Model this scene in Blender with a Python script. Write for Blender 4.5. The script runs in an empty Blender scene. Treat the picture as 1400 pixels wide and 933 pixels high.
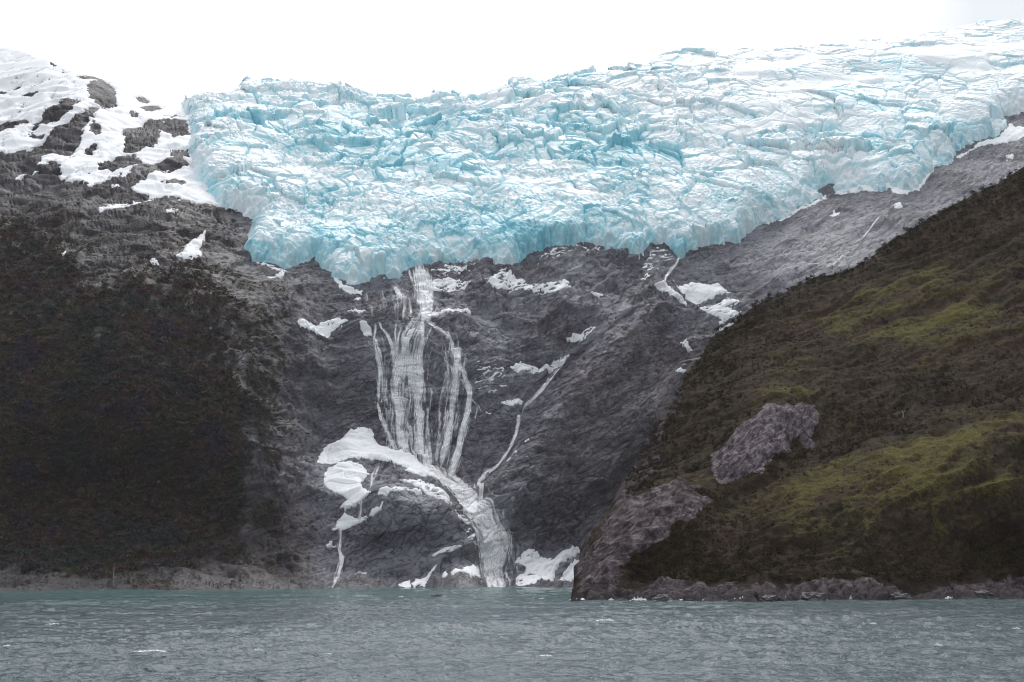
import bpy, math, random
import numpy as np
SC = bpy.context.scene
COL = SC.collection
rng = np.random.RandomState(7)
random.seed(7)
# ------------------------------------------------------------------ camera model (photo survey: 1400 x 933)
F, CU, CV, HOR, CAMH = 1923.0, 700.0, 466.5, 784.0, 15.0
PITCH = math.atan((HOR - CV) / F)
CP, SP = math.cos(PITCH), math.sin(PITCH)

def ray(u, v):
    xc = (u - CU) / F; yc = -(v - CV) / F
    Y = CP - yc * SP; Z = SP + yc * CP
    return xc / Y, Z / Y

def place(u, v, D):
    a, b = ray(u, v)
    return np.stack([a * D, D + 0 * a, CAMH + b * D], -1)

def on_water(u, v):
    a, b = ray(u, v); D = CAMH / max(1e-4, -b)
    return (a * D, D)

# ------------------------------------------------------------------ noise
_P = np.random.RandomState(3).permutation(256).astype(np.int64)
_P = np.concatenate([_P, _P, _P])
_G = np.random.RandomState(5).normal(size=(256, 3)); _G /= np.linalg.norm(_G, axis=1)[:, None]

def perlin(p):
    p = np.asarray(p, dtype=np.float64)
    i = np.floor(p).astype(np.int64); f = p - i; i &= 255
    w = f * f * f * (f * (f * 6 - 15) + 10)
    out = 0
    for dx in (0, 1):
        wx = w[..., 0] if dx else 1 - w[..., 0]
        for dy in (0, 1):
            wy = w[..., 1] if dy else 1 - w[..., 1]
            for dz in (0, 1):
                wz = w[..., 2] if dz else 1 - w[..., 2]
                h = _P[_P[_P[i[..., 0] + dx] + i[..., 1] + dy] + i[..., 2] + dz]
                g = _G[h]
                out = out + wx * wy * wz * (g[..., 0] * (f[..., 0] - dx) + g[..., 1] * (f[..., 1] - dy) + g[..., 2] * (f[..., 2] - dz))
    return out * 1.6

def fbm(p, o=4, gain=.5, lac=2.03):
    a, s, q = 1.0, 0, np.array(p, dtype=np.float64)
    for k in range(o):
        s = s + a * perlin(q + 17.3 * k); a *= gain; q = q * lac
    return s

def ridged(p, o=4, gain=.5, lac=2.03):
    a, s, q = 1.0, 0, np.array(p, dtype=np.float64)
    for k in range(o):
        s = s + a * (1 - 2 * np.abs(perlin(q + 31.7 * k))); a *= gain; q = q * lac
    return s

def hash2(i, j, k):
    return _P[(_P[(_P[i & 255] + j) & 255] + k) & 255] / 255.0

def worley(x, y, seed=0):
    xi, yi = np.floor(x).astype(np.int64), np.floor(y).astype(np.int64)
    F1 = np.full(x.shape, 9.0); F2 = np.full(x.shape, 9.0)
    rid = np.zeros(x.shape); tx = np.zeros(x.shape); ty = np.zeros(x.shape); ddx = np.zeros(x.shape); ddy = np.zeros(x.shape)
    for di in (-1, 0, 1):
        for dj in (-1, 0, 1):
            ci, cj = xi + di, yi + dj
            px = ci + hash2(ci, cj, seed + 1); py = cj + hash2(ci, cj, seed + 2)
            ex, ey = x - px, y - py
            d = np.sqrt(ex * ex + ey * ey)
            c = d < F1
            F2 = np.where(c, F1, np.minimum(F2, d))
            F1 = np.where(c, d, F1)
            rid = np.where(c, hash2(ci, cj, seed + 3), rid)
            tx = np.where(c, hash2(ci, cj, seed + 4) - .5, tx); ty = np.where(c, hash2(ci, cj, seed + 5) - .5, ty)
            ddx = np.where(c, ex, ddx); ddy = np.where(c, ey, ddy)
    return F1, F2, rid, tx * ddx + ty * ddy

def sst(a, b, x):
    t = np.clip((x - a) / (b - a), 0, 1); return t * t * (3 - 2 * t)

def sdf(poly, u, v):
    P = np.array(poly, float); n = len(P)
    d = np.full(u.shape, 1e18); ins = np.zeros(u.shape, bool)
    for k in range(n):
        ax, ay = P[k]; bx, by = P[(k + 1) % n]
        ex, ey = bx - ax, by - ay
        t = np.clip(((u - ax) * ex + (v - ay) * ey) / (ex * ex + ey * ey + 1e-9), 0, 1)
        d = np.minimum(d, (u - ax - t * ex) ** 2 + (v - ay - t * ey) ** 2)
        if ay != by:
            ins ^= ((ay > v) != (by > v)) & (u < ex * (v - ay) / (by - ay) + ax)
    d = np.sqrt(d)
    return np.where(ins, d, -d)

class TPS:
    def __init__(s, pts, lam=2e-3):
        A = np.array(pts, float); s.c = A[:, :2] / 100.0; n = len(A); s.mu = A[:, 2].mean()
        r = np.linalg.norm(s.c[:, None] - s.c[None], axis=2)
        K = np.where(r > 0, r * r * np.log(r + 1e-12), 0) + lam * np.eye(n) * n
        Q = np.concatenate([np.ones((n, 1)), s.c], 1)
        M = np.block([[K, Q], [Q.T, np.zeros((3, 3))]])
        s.w = np.linalg.solve(M, np.concatenate([A[:, 2] - s.mu, np.zeros(3)]))
    def __call__(s, u, v):
        u = np.asarray(u, float); sh = u.shape; u = u.ravel() / 100; v = np.asarray(v, float).ravel() / 100
        out = s.w[-3] + s.w[-2] * u + s.w[-1] * v + s.mu
        for k in range(len(s.c)):
            r2 = (u - s.c[k, 0]) ** 2 + (v - s.c[k, 1]) ** 2
            out = out + s.w[k] * .5 * r2 * np.log(r2 + 1e-12)
        return out.reshape(sh)

# ------------------------------------------------------------------ mesh helpers
def link(o, parent=None):
    COL.objects.link(o)
    if parent: o.parent = parent
    return o

def mesh_obj(name, V, Q, mat, attrs=None, smooth=True, parent=None, local=True, uv=None, origin=None):
    V = np.asarray(V, np.float64); Q = np.asarray(Q, np.int32)
    used = np.zeros(len(V), bool); used[Q.ravel()] = True
    idx = np.cumsum(used) - 1
    V = V[used]; Q = idx[Q].astype(np.int32)
    if origin is None:
        origin = np.array([V[:, 0].mean(), V[:, 1].mean(), V[:, 2].min()]) if local else np.zeros(3)
    me = bpy.data.meshes.new(name)
    n, m, k = len(V), len(Q), Q.shape[1]
    me.vertices.add(n); me.vertices.foreach_set('co', (V - origin).astype(np.float32).ravel())
    me.loops.add(m * k); me.loops.foreach_set('vertex_index', Q.ravel())
    me.polygons.add(m); me.polygons.foreach_set('loop_start', np.arange(0, m * k, k, dtype=np.int32))
    me.polygons.foreach_set('use_smooth', np.full(m, smooth, dtype=bool))
    for an, av in (attrs or {}).items():
        av = np.asarray(av, np.float32)
        if av.ndim == 2:
            a = me.attributes.new(an, 'FLOAT_VECTOR', 'POINT'); a.data.foreach_set('vector', av[used].ravel())
        else:
            a = me.attributes.new(an, 'FLOAT', 'POINT'); a.data.foreach_set('value', av[used])
    me.update(calc_edges=True); me.validate()
    me.materials.append(mat)
    o = link(bpy.data.objects.new(name, me), parent)
    o.location = origin
    return o

def grid_quads(r, c, keep=None, flip=False):
    i = np.arange(r - 1)[:, None] * c + np.arange(c - 1)[None]
    q = np.stack([i, i + 1, i + c + 1, i + c], -1).reshape(-1, 4)
    if flip: q = q[:, ::-1]
    if keep is not None:
        kk = keep.ravel(); q = q[kk[q].any(1)]
    return q

def tag(o, label=None, cat=None, group=None, kind=None):
    if label: o['label'] = label
    if cat: o['category'] = cat
    if group: o['group'] = group
    if kind: o['kind'] = kind
    return o

def empty(name, loc):
    o = bpy.data.objects.new(name, None); o.location = loc; o.empty_display_size = 2
    return link(o)

def grid_normals(P):
    gu = np.gradient(P, axis=1); gv = np.gradient(P, axis=0)
    N = np.cross(gu, gv); N /= np.linalg.norm(N, axis=-1, keepdims=True) + 1e-12
    N[N[..., 1] > 0.0] *= 1
    return N

# ------------------------------------------------------------------ node helpers
class NT:
    def __init__(s, name):
        s.m = bpy.data.materials.new(name); s.m.use_nodes = True
        s.t = s.m.node_tree; s.n = s.t.nodes; s.l = s.t.links
        s.bsdf = s.n['Principled BSDF']; s.out = s.n['Material Output']
        s._pos = None
    def node(s, typ, **kw):
        o = s.n.new(typ)
        for k, v in kw.items(): setattr(o, k, v)
        return o
    def setin(s, sock, v):
        if hasattr(v, 'is_output') or isinstance(v, bpy.types.NodeSocket): s.l.new(v, sock)
        elif isinstance(v, (tuple, list)) and len(v) == 3 and sock.type == 'RGBA': sock.default_value = (*v, 1)
        else: sock.default_value = v
    def pos(s):
        if s._pos is None: s._pos = s.node('ShaderNodeNewGeometry').outputs['Position']
        return s._pos
    def mapping(s, vec, scale=(1, 1, 1), rot=(0, 0, 0)):
        if any(rot):
            r = s.node('ShaderNodeMapping'); s.l.new(vec, r.inputs['Vector']); r.inputs['Rotation'].default_value = rot; vec = r.outputs[0]
        m = s.node('ShaderNodeMapping'); s.l.new(vec, m.inputs['Vector']); m.inputs['Scale'].default_value = scale
        return m.outputs[0]
    def noise(s, scale, detail=5, rough=.55, vec=None, dist=0.0):
        n = s.node('ShaderNodeTexNoise'); s.l.new(vec or s.pos(), n.inputs['Vector'])
        n.inputs['Scale'].default_value = scale; n.inputs['Detail'].default_value = detail; n.inputs['Roughness'].default_value = rough; n.inputs['Distortion'].default_value = dist
        return n.outputs['Fac']
    def voro(s, scale, feature='DISTANCE_TO_EDGE', vec=None):
        n = s.node('ShaderNodeTexVoronoi', feature=feature); s.l.new(vec or s.pos(), n.inputs['Vector']); n.inputs['Scale'].default_value = scale
        return n.outputs['Distance']
    def attr(s, name, vec=False):
        n = s.node('ShaderNodeAttribute', attribute_name=name); return n.outputs['Vector' if vec else 'Fac']
    def math(s, op, a, b=0.0, clamp=False):
        n = s.node('ShaderNodeMath', operation=op); n.use_clamp = clamp
        s.setin(n.inputs[0], a); s.setin(n.inputs[1], b); return n.outputs[0]
    def ss(s, a, b, x):
        n = s.node('ShaderNodeMapRange', interpolation_type='SMOOTHSTEP'); s.setin(n.inputs[0], x)
        n.inputs[1].default_value = a; n.inputs[2].default_value = b; return n.outputs[0]
    def mix(s, f, a, b, mode='MIX'):
        n = s.node('ShaderNodeMix', data_type='RGBA', blend_type=mode)
        s.setin(n.inputs[0], f); s.setin(n.inputs[6], a); s.setin(n.inputs[7], b); return n.outputs[2]
    def bump(s, h, dist=1.0, strength=1.0, prev=None):
        n = s.node('ShaderNodeBump'); n.inputs['Strength'].default_value = strength; n.inputs['Distance'].default_value = dist
        s.l.new(h, n.inputs['Height'])
        if prev: s.l.new(prev, n.inputs['Normal'])
        return n.outputs[0]
    def set(s, **kw):
        names = dict(color='Base Color', rough='Roughness', normal='Normal', spec='Specular IOR Level', ior='IOR', sss='Subsurface Weight')
        for k, v in kw.items(): s.setin(s.bsdf.inputs[names[k]], v)
        return s.m

# ---- rock
def rock_material(name, veg_attr=True):
    t = NT(name)
    st = t.mapping(t.pos(), (.016, .016, .075), (0, math.radians(26), 0))
    st2 = t.mapping(t.pos(), (.07, .07, .34), (0, math.radians(22), 0))
    ro = t.attr('rough')
    sr = t.node('ShaderNodeSeparateXYZ'); rr = t.node('ShaderNodeMapping'); t.l.new(t.pos(), rr.inputs['Vector']); rr.inputs['Rotation'].default_value = (0, math.radians(27), 0); t.l.new(rr.outputs[0], sr.inputs[0])
    n1 = t.noise(1, 7, .6, st, .7); n2 = t.noise(1, 7, .65, st2, .5)
    n3 = t.noise(.012, 6, .6); n4 = t.noise(.25, 6, .65); big = t.noise(.022, 5, .55)
    grey = t.mix(t.ss(.34, .66, n1), (.172, .173, .200), (.262, .262, .292))
    brown = t.mix(t.ss(.34, .66, n1), (.172, .150, .162), (.310, .275, .282))
    warm = t.ss(.42, .66, t.math('ADD', t.math('MULTIPLY', n3, .8), t.math('MULTIPLY', t.attr('warm'), .5)))
    c = t.mix(warm, grey, brown)
    c = t.mix(t.math('MULTIPLY', t.ss(.58, .36, big), .60), c, (.078, .078, .092))
    n2r = t.math('MULTIPLY', t.math('SUBTRACT', n2, .5), t.math('ADD', .02, ro))
    c = t.mix(t.math('MULTIPLY', t.ss(.03, .16, n2r), .32), c, (.37, .36, .375))
    c = t.mix(t.math('MULTIPLY', t.ss(-.03, -.14, n2r), .55), c, (.050, .049, .057))
    c = t.mix(t.math('MULTIPLY', t.attr('pale'), .5), c, t.mix(n2, (.20, .20, .22), (.34, .335, .36)))
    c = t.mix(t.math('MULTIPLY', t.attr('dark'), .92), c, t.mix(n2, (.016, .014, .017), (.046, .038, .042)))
    vn = t.noise(.06, 7, .65); vn2 = t.noise(.35, 4, .6)
    vc = t.mix(t.ss(.35, .65, vn), (.026, .029, .026), (.055, .038, .036))
    vc = t.mix(t.ss(.45, .7, vn2), vc, (.044, .046, .030))
    vm = t.ss(.42, .58, t.math('ADD', t.attr('veg'), t.math('MULTIPLY', t.math('SUBTRACT', vn2, .5), .75)))
    n5 = t.noise(1, 2.5, .5, t.mapping(t.pos(), (.026, .03, .105), (0, math.radians(32), 0)), 1.4)
    n6 = t.noise(1, 2.5, .5, t.mapping(t.pos(), (.030, .03, .075), (0, math.radians(-42), 0)), 1.0)
    n7 = t.noise(1, 3, .55, t.mapping(t.pos(), (.07, .07, .26), (0, math.radians(14), 0)), 1.2); fin3 = t.math('ABSOLUTE', t.math('SUBTRACT', n7, .5))
    fine = t.math('ABSOLUTE', t.math('SUBTRACT', n5, .5)); fin2 = t.math('ABSOLUTE', t.math('SUBTRACT', n6, .5))
    jl = t.math('MAXIMUM', t.math('MAXIMUM', t.ss(.020, .004, fine), t.math('MULTIPLY', t.ss(.014, .003, fin2), .8)), t.math('MULTIPLY', t.ss(.030, .006, fin3), ro))
    lay = t.math('ADD', t.math('MULTIPLY', sr.outputs[2], .24), t.math('MULTIPLY', t.noise(.012, 4, .5), 17.0))
    lay = t.math('ABSOLUTE', t.math('SINE', lay))
    gate = t.ss(.46, .60, t.noise(.03, 4, .6, t.mapping(t.pos(), (.5, 1, 1.3), (0, math.radians(27), 0))))
    sl_ = t.math('MULTIPLY', t.ss(.24, .06, lay), gate)
    jl = t.math('MAXIMUM', jl, sl_)
    c = t.mix(t.math('MULTIPLY', jl, .65), c, (.026, .025, .030))
    c = t.mix(vm, c, vc)
    b = t.bump(n1, 2.4, .9); b = t.bump(t.math('MULTIPLY', n2, t.math('ADD', .10, ro)), 2.6, .9, b); b = t.bump(t.math('MULTIPLY', n4, t.math('ADD', .03, ro)), 1.0, .9, b); b = t.bump(jl, -1.2, .9, b)
    return t.set(color=c, rough=.6, normal=b, spec=.3)
M_ROCK = rock_material('grey_rock')

# ---- right hill: turf, moss, shrub ground and bare rock
def hill_material():
    t = NT('mossy_hillside')
    st = t.mapping(t.pos(), (.010, .02, .045), (0, math.radians(26), 0))
    n1 = t.noise(1, 8, .62, st, .5); n2 = t.noise(.22, 6, .65); n3 = t.noise(.02, 5, .6); n4 = t.noise(.9, 4, .6)
    base = t.mix(t.ss(.35, .62, n3), (.020, .016, .010), (.040, .025, .017))
    base = t.mix(t.ss(.40, .68, n2), base, (.042, .034, .018))
    m = t.math('ADD', t.attr('moss'), t.math('MULTIPLY', t.math('SUBTRACT', n1, .5), 1.1))
    m = t.math('ADD', m, t.math('MULTIPLY', t.math('SUBTRACT', n2, .5), .9)); m = t.math('ADD', m, t.math('MULTIPLY', t.math('SUBTRACT', n4, .5), .4))
    moss = t.mix(t.ss(.3, .7, n4), (.056, .053, .015), (.136, .124, .034))
    base = t.mix(t.math('MULTIPLY', t.ss(.24, .80, m), .95), base, moss)
    rs = t.mapping(t.pos(), (.05, .05, .05), (0, math.radians(-20), 0))
    r1 = t.noise(.16, 8, .65, None, .6); r2 = t.noise(1.0, 8, .65, t.mapping(t.pos(), (.16, .1, .04), (0, math.radians(25), 0)), .5)
    rock = t.mix(t.ss(.34, .66, r1), (.090, .070, .077), (.240, .198, .206))
    rock = t.mix(t.ss(.33, .62, r2), (.050, .040, .044), rock)
    sk = t.noise(1, 6, .65, t.mapping(t.pos(), (.24, .15, .028), (0, math.radians(-16), 0)), .5)
    rock = t.mix(t.attr('streak'), rock, t.mix(t.ss(.40, .62, sk), (.050, .038, .046), (.30, .26, .275)))
    jn = t.math('ABSOLUTE', t.math('SUBTRACT', t.noise(1, 5, .65, t.mapping(t.pos(), (.05, .08, .30), (0, math.radians(36), 0)), .6), .5))
    rock = t.mix(t.math('MULTIPLY', t.ss(.045, .006, jn), .75), rock, (.028, .024, .027))
    rm = t.ss(.42, .58, t.math('ADD', t.attr('rock'), t.math('MULTIPLY', t.math('SUBTRACT', n2, .5), .9)))
    c = t.mix(rm, base, rock)
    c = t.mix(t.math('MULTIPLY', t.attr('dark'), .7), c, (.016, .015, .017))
    b = t.bump(n2, 1.8, .8); b = t.bump(r2, 1.8, .8, b); b = t.bump(n4, .8, .7, b)
    return t.set(color=c, rough=.9, normal=b, spec=.06)
M_HILL = hill_material()

def foliage_material():
    t = NT('beech_foliage')
    c = t.attr('tint', True)
    n = t.noise(.5, 3, .6)
    c = t.mix(t.ss(.3, .7, n), t.mix(.35, c, (.008, .009, .008)), c)
    return t.set(color=c, rough=.9, spec=.05)
M_FOL = foliage_material()

def bark_material(name, c):
    t = NT(name); n = t.noise(2.0, 4, .6)
    return t.set(color=t.mix(n, c, tuple(x * .5 for x in c)), rough=.85)
M_BARK = bark_material('dark_bark', (.05, .042, .04)); M_DEAD = bark_material('weathered_dead_wood', (.42, .40, .38))

def snow_material(name, c0, c1):
    t = NT(name)
    n = t.noise(.05, 5, .6); n2 = t.noise(.6, 6, .6)
    c = t.mix(t.ss(.3, .7, n), c0, c1)
    c = t.mix(t.math('MULTIPLY', t.ss(.6, .8, n2), .25), c, (.55, .53, .55))
    return t.set(color=c, rough=.7, spec=.2, normal=t.bump(n2, .4, .6))
M_SNOW = snow_material('old_snow', (.86, .87, .885), (.93, .925, .935))

def ice_material():
    t = NT('glacier_ice')
    bl = t.attr('blue'); n1 = t.noise(.10, 8, .7, None, .4); n2 = t.noise(.45, 6, .7)
    w = t.mapping(t.pos(), (1, 1, .8))
    v1 = t.voro(.13, 'F1', w); v2 = t.voro(.33, 'F1', w)
    f = t.math('ADD', bl, t.math('MULTIPLY', t.math('SUBTRACT', n1, .5), .7))
    f = t.math('ADD', f, t.math('MULTIPLY', t.math('SUBTRACT', n2, .5), .30))
    r = t.node('ShaderNodeValToRGB'); t.l.new(f, r.inputs[0]); e = r.color_ramp.elements
    e[0].position = .10; e[0].color = (.84, .895, .915, 1); e[1].position = 1.0; e[1].color = (.20, .56, .68, 1)
    for p, c in ((.34, (.72, .87, .905, 1)), (.58, (.54, .81, .87, 1)), (.8, (.36, .71, .80, 1))):
        q = e.new(p); q.color = c
    dirt = t.math('MULTIPLY', t.ss(.62, .8, t.noise(.035, 7, .68)), t.math('SUBTRACT', 1.0, bl))
    c = t.mix(t.math('MULTIPLY', dirt, .22), r.outputs[0], (.55, .50, .51))
    cr = t.ss(.045, .0, t.voro(.07, vec=t.mapping(t.pos(), (1, 1, 1.4))))
    gate = t.ss(.52, .66, t.noise(.03, 4, .6))
    c = t.mix(t.math('MULTIPLY', t.math('MULTIPLY', cr, gate), .5), c, (.10, .26, .33))
    rough = t.attr('crumble')
    h = t.math('ADD', t.math('MULTIPLY', v1, 1.2), t.math('MULTIPLY', v2, .5))
    b = t.bump(t.math('MULTIPLY', h, rough), 1.7, .7); b = t.bump(t.math('MULTIPLY', n2, rough), .9, .7, b)
    return t.set(color=c, rough=.55, spec=.3, normal=b)
M_ICE = ice_material()

def falls_material():
    t = NT('falling_white_water')
    f = t.attr('flow', True)                    # across, along (m), density
    sp = t.node('ShaderNodeSeparateXYZ'); t.l.new(f, sp.inputs[0])
    cb = t.node('ShaderNodeCombineXYZ'); t.l.new(sp.outputs[0], cb.inputs[0]); t.l.new(sp.outputs[1], cb.inputs[1])
    s2 = t.noise(1, 5, .65, t.mapping(cb.outputs[0], (.9, .07, 1)), .5)
    a = t.math('MULTIPLY', sp.outputs[2], t.math('ADD', .62, t.math('MULTIPLY', t.ss(.3, .62, s2), .38)), True)
    c = t.mix(s2, (.90, .90, .915), (.97, .965, .97))
    t.set(color=c, rough=.6, spec=.25)
    tr = t.node('ShaderNodeBsdfTransparent'); mx = t.node('ShaderNodeMixShader')
    t.l.new(a, mx.inputs[0]); t.l.new(tr.outputs[0], mx.inputs[1]); t.l.new(t.bsdf.outputs[0], mx.inputs[2]); t.l.new(mx.outputs[0], t.out.inputs[0])
    return t.m
M_FALL = falls_material()

def water_material():
    t = NT('fjord_water')
    n1 = t.noise(.35, 6, .65, t.mapping(t.pos(), (1, .8, 1), (0, 0, .3))); n2 = t.noise(1.6, 4, .6, t.mapping(t.pos(), (1, .7, 1), (0, 0, -.2)))
    n0 = t.noise(.006, 4, .5, t.mapping(t.pos(), (.5, 1.6, 1)))
    n3 = t.noise(.08, 5, .6, t.mapping(t.pos(), (.7, 1.3, 1)))
    # silty meltwater colours the water towards the far shore
    sep = t.node('ShaderNodeSeparateXYZ'); t.l.new(t.pos(), sep.inputs[0])
    silt = t.ss(500, 1250, t.math('ADD', sep.outputs[1], t.math('MULTIPLY', t.math('SUBTRACT', n0, .5), 700)))
    c = t.mix(silt, (.018, .050, .066), (.082, .162, .162))
    b = t.bump(n3, 1.2, .5); b = t.bump(n1, 1.0, 1.0, b); b = t.bump(n2, .15, .9, b)
    return t.set(color=c, rough=.07, ior=1.33, normal=b, spec=.5)
M_WATER = water_material()

def foam_material():
    t = NT('sea_foam'); n = t.noise(1.5, 5, .7)
    return t.set(color=t.mix(n, (.70, .74, .76), (.90, .92, .93)), rough=.7, spec=.2, normal=t.bump(n, .3, .6))
M_FOAM = foam_material()

# ------------------------------------------------------------------ outlines read off the photograph
SKY_MT = [(-600, 130), (-300, 85), (-120, 66), (-40, 62), (0, 65), (15, 67), (35, 72), (60, 83), (90, 96), (110, 103), (130, 105), (150, 110), (175, 118), (200, 131), (215, 138), (250, 140), (300, 150), (1800, 150)]
SKY_GL = [(200, 150), (250, 139), (265, 133), (318, 125), (335, 115), (360, 113), (400, 116), (445, 118), (490, 121), (520, 130), (560, 134), (600, 134), (650, 132), (675, 127), (690, 119), (710, 118), (725, 114), (745, 114), (800, 102), (830, 93), (850, 90), (885, 89), (893, 78), (930, 72), (950, 74), (985, 76), (1000, 71), (1030, 70), (1060, 71), (1110, 63), (1150, 59), (1200, 53), (1250, 47), (1285, 39), (1330, 34), (1370, 31), (1390, 28), (1400, 28), (1460, 20), (1800, 0)]
GLACIER = [(247, 60), (247, 142), (258, 165), (262, 190), (258, 215), (265, 240), (285, 262), (305, 281), (338, 292), (350, 305), (341, 317), (333, 348), (351, 359), (391, 369), (429, 360), (454, 384), (482, 393), (520, 382), (545, 384), (551, 375), (581, 368), (620, 363), (657, 360), (677, 369), (695, 369), (719, 355), (750, 346), (784, 342), (801, 338), (828, 342), (849, 352), (873, 360), (887, 342), (907, 343), (930, 357), (959, 338), (1007, 336), (1014, 324), (1038, 306), (1069, 301), (1113, 278), (1127, 266), (1112, 262), (1139, 250), (1142, 262), (1178, 260), (1206, 264), (1216, 257), (1233, 268), (1254, 259), (1274, 238), (1302, 224), (1306, 208), (1336, 197), (1364, 187), (1378, 176), (1370, 162), (1400, 155), (1500, 130), (1800, 60), (1800, -200), (247, -200)]
RIDGE = [(778, 840), (782, 816), (790, 781), (796, 757), (811, 729), (835, 696), (847, 672), (868, 642), (889, 605), (901, 581), (919, 560), (925, 545), (937, 515), (958, 491), (967, 472), (979, 458), (1000, 446), (1034, 419), (1079, 398), (1113, 381), (1158, 373), (1185, 360), (1206, 339), (1240, 319), (1271, 301), (1298, 284), (1329, 269), (1364, 253), (1400, 229), (1500, 180), (1800, 60)]
FOREST_L = [(-400, 250), (-100, 290), (0, 300), (60, 318), (100, 360), (125, 402), (150, 392), (170, 377), (210, 366), (255, 362), (285, 372), (303, 392), (322, 430), (332, 475), (345, 525), (356, 585), (352, 645), (338, 695), (305, 725), (280, 770), (240, 793), (228, 780), (170, 786), (80, 791), (0, 796), (-400, 800)]

def interp(tab, u):
    T = np.array(tab, float); return np.interp(u, T[:, 0], T[:, 1])

BACK = TPS([(-600, 842, 1000), (-300, 842, 1030), (0, 842, 1050), (300, 842, 1110), (500, 842, 1200), (700, 842, 1260), (1000, 842, 1400), (1300, 842, 1500), (1800, 842, 1600), (-600, 815, 1150), (-300, 815, 1200), (0, 815, 1240), (150, 815, 1260), (300, 815, 1320), (400, 815, 1390), (500, 815, 1460), (600, 815, 1480), (700, 815, 1540), (800, 815, 1610), (1000, 815, 1680), (1300, 815, 1800),
    (-600, 806, 1210), (-300, 806, 1255), (0, 806, 1310), (150, 806, 1325), (300, 805, 1385), (400, 804, 1450), (500, 803, 1520), (600, 803, 1545), (700, 802, 1605), (800, 801, 1680), (900, 800, 1730), (1200, 800, 1800),
    (-300, 600, 1410), (0, 600, 1465), (150, 600, 1470), (280, 600, 1480), (340, 600, 1520), (385, 600, 1600), (420, 590, 1665), (480, 560, 1715),
    (380, 700, 1510), (420, 700, 1565), (440, 660, 1615),
    (470, 700, 1555), (550, 720, 1545), (620, 720, 1575), (530, 690, 1562), (470, 650, 1620), (480, 612, 1680), (530, 630, 1655), (590, 655, 1640), (640, 690, 1640), (680, 740, 1620),
    (560, 600, 1730), (620, 620, 1735), (560, 520, 1752), (500, 470, 1765), (570, 455, 1768), (580, 430, 1810), (560, 390, 1880), (620, 400, 1885), (640, 500, 1790), (700, 450, 1850),
    (730, 690, 1690), (800, 690, 1750), (760, 600, 1765), (850, 600, 1800), (700, 570, 1775), (900, 500, 1880), (790, 480, 1850), (850, 430, 1910), (740, 380, 1930),
    (940, 440, 1930), (1000, 400, 1990), (1000, 350, 2060), (1100, 300, 2180), (1200, 300, 2160), (1300, 230, 2330), (1400, 200, 2400), (1400, 260, 2280), (1200, 370, 2030), (1100, 420, 1970), (1100, 600, 1880), (1400, 450, 2050), (1700, 200, 2400),
    (0, 400, 1640), (150, 400, 1630), (280, 400, 1670), (330, 420, 1700), (390, 430, 1770), (440, 400, 1830), (-300, 420, 1600), (-300, 280, 1800), (0, 290, 1830), (130, 300, 1840), (250, 295, 1890), (330, 315, 1930),
    (0, 160, 2190), (100, 170, 2130), (135, 110, 2300), (60, 180, 2110), (0, 65, 2520), (-300, 90, 2500), (200, 200, 2110), (200, 260, 1960), (250, 145, 2420), (200, 132, 2500), (100, 220, 2030), (240, 200, 2140),
    (400, 320, 1990), (400, 240, 2180), (400, 150, 2440), (600, 300, 2050), (600, 220, 2240), (600, 140, 2520), (350, 116, 2560), (800, 260, 2180), (800, 180, 2390), (800, 104, 2620), (1000, 240, 2260), (1000, 150, 2480), (1000, 75, 2760), (1200, 200, 2400), (1200, 120, 2640), (1200, 55, 2900), (1400, 110, 2680), (1400, 30, 3020), (1750, 0, 3100), (1750, 120, 2650)])

RIGHT = TPS([(760, 856, 725), (1000, 856, 720), (1400, 856, 770), (1800, 856, 800), (760, 832, 800), (850, 832, 795), (1000, 832, 795), (1200, 832, 810), (1400, 832, 860), (1800, 832, 900),
    (781, 817, 860), (850, 818, 850), (1000, 818, 850), (1130, 818, 852), (1250, 817, 875), (1400, 814, 960), (1800, 812, 1020),
    (800, 792, 880), (822, 750, 915), (860, 712, 950), (900, 690, 965), (975, 682, 985), (950, 740, 925), (870, 770, 890), (910, 790, 872),
    (790, 776, 980), (797, 752, 1015), (812, 725, 1045), (838, 692, 1090), (868, 641, 1170), (890, 600, 1220), (880, 665, 1105), (905, 652, 1110), (925, 545, 1300), (945, 600, 1180), (979, 458, 1420), (1040, 418, 1450), (1113, 380, 1470), (1206, 338, 1490), (1298, 284, 1510), (1400, 229, 1540), (1800, 60, 1650),
    (950, 645, 1080), (1000, 668, 1035), (1000, 635, 1045), (1035, 590, 1075), (1060, 560, 1115), (1100, 560, 1120), (1110, 620, 1075), (985, 580, 1170), (1000, 520, 1290), (1100, 480, 1300), (1200, 450, 1310), (1300, 400, 1340), (1400, 350, 1370), (1200, 545, 1165), (1300, 515, 1185), (1400, 480, 1210), (1800, 330, 1350),
    (985, 707, 955), (1100, 657, 985), (1200, 620, 1010), (1300, 592, 1030), (1400, 564, 1055), (1100, 637, 1050), (1200, 598, 1085), (1300, 567, 1105), (1400, 537, 1130), (1800, 440, 1200),
    (1000, 770, 888), (1100, 740, 905), (1250, 720, 925), (1400, 700, 965), (1100, 795, 872), (1250, 792, 893), (1400, 790, 968)], lam=1e-3)

# ------------------------------------------------------------------ surfaces: position and normal anywhere
def base_frame(field, u, v):
    e = 2.0
    P0 = place(u, v, field(u, v)); Pu = place(u + e, v, field(u + e, v)); Pv = place(u, v + e, field(u, v + e))
    N = np.cross(Pv - P0, Pu - P0); N /= np.linalg.norm(N, axis=-1, keepdims=True)
    s = np.where(N[..., 1] > 0, -1.0, 1.0); N = N * s[..., None]
    # very grazing faces: keep the normal mostly up and towards the open valley
    N = N + np.array([0, -.25, .35]); N /= np.linalg.norm(N, axis=-1, keepdims=True)
    return P0, N

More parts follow.
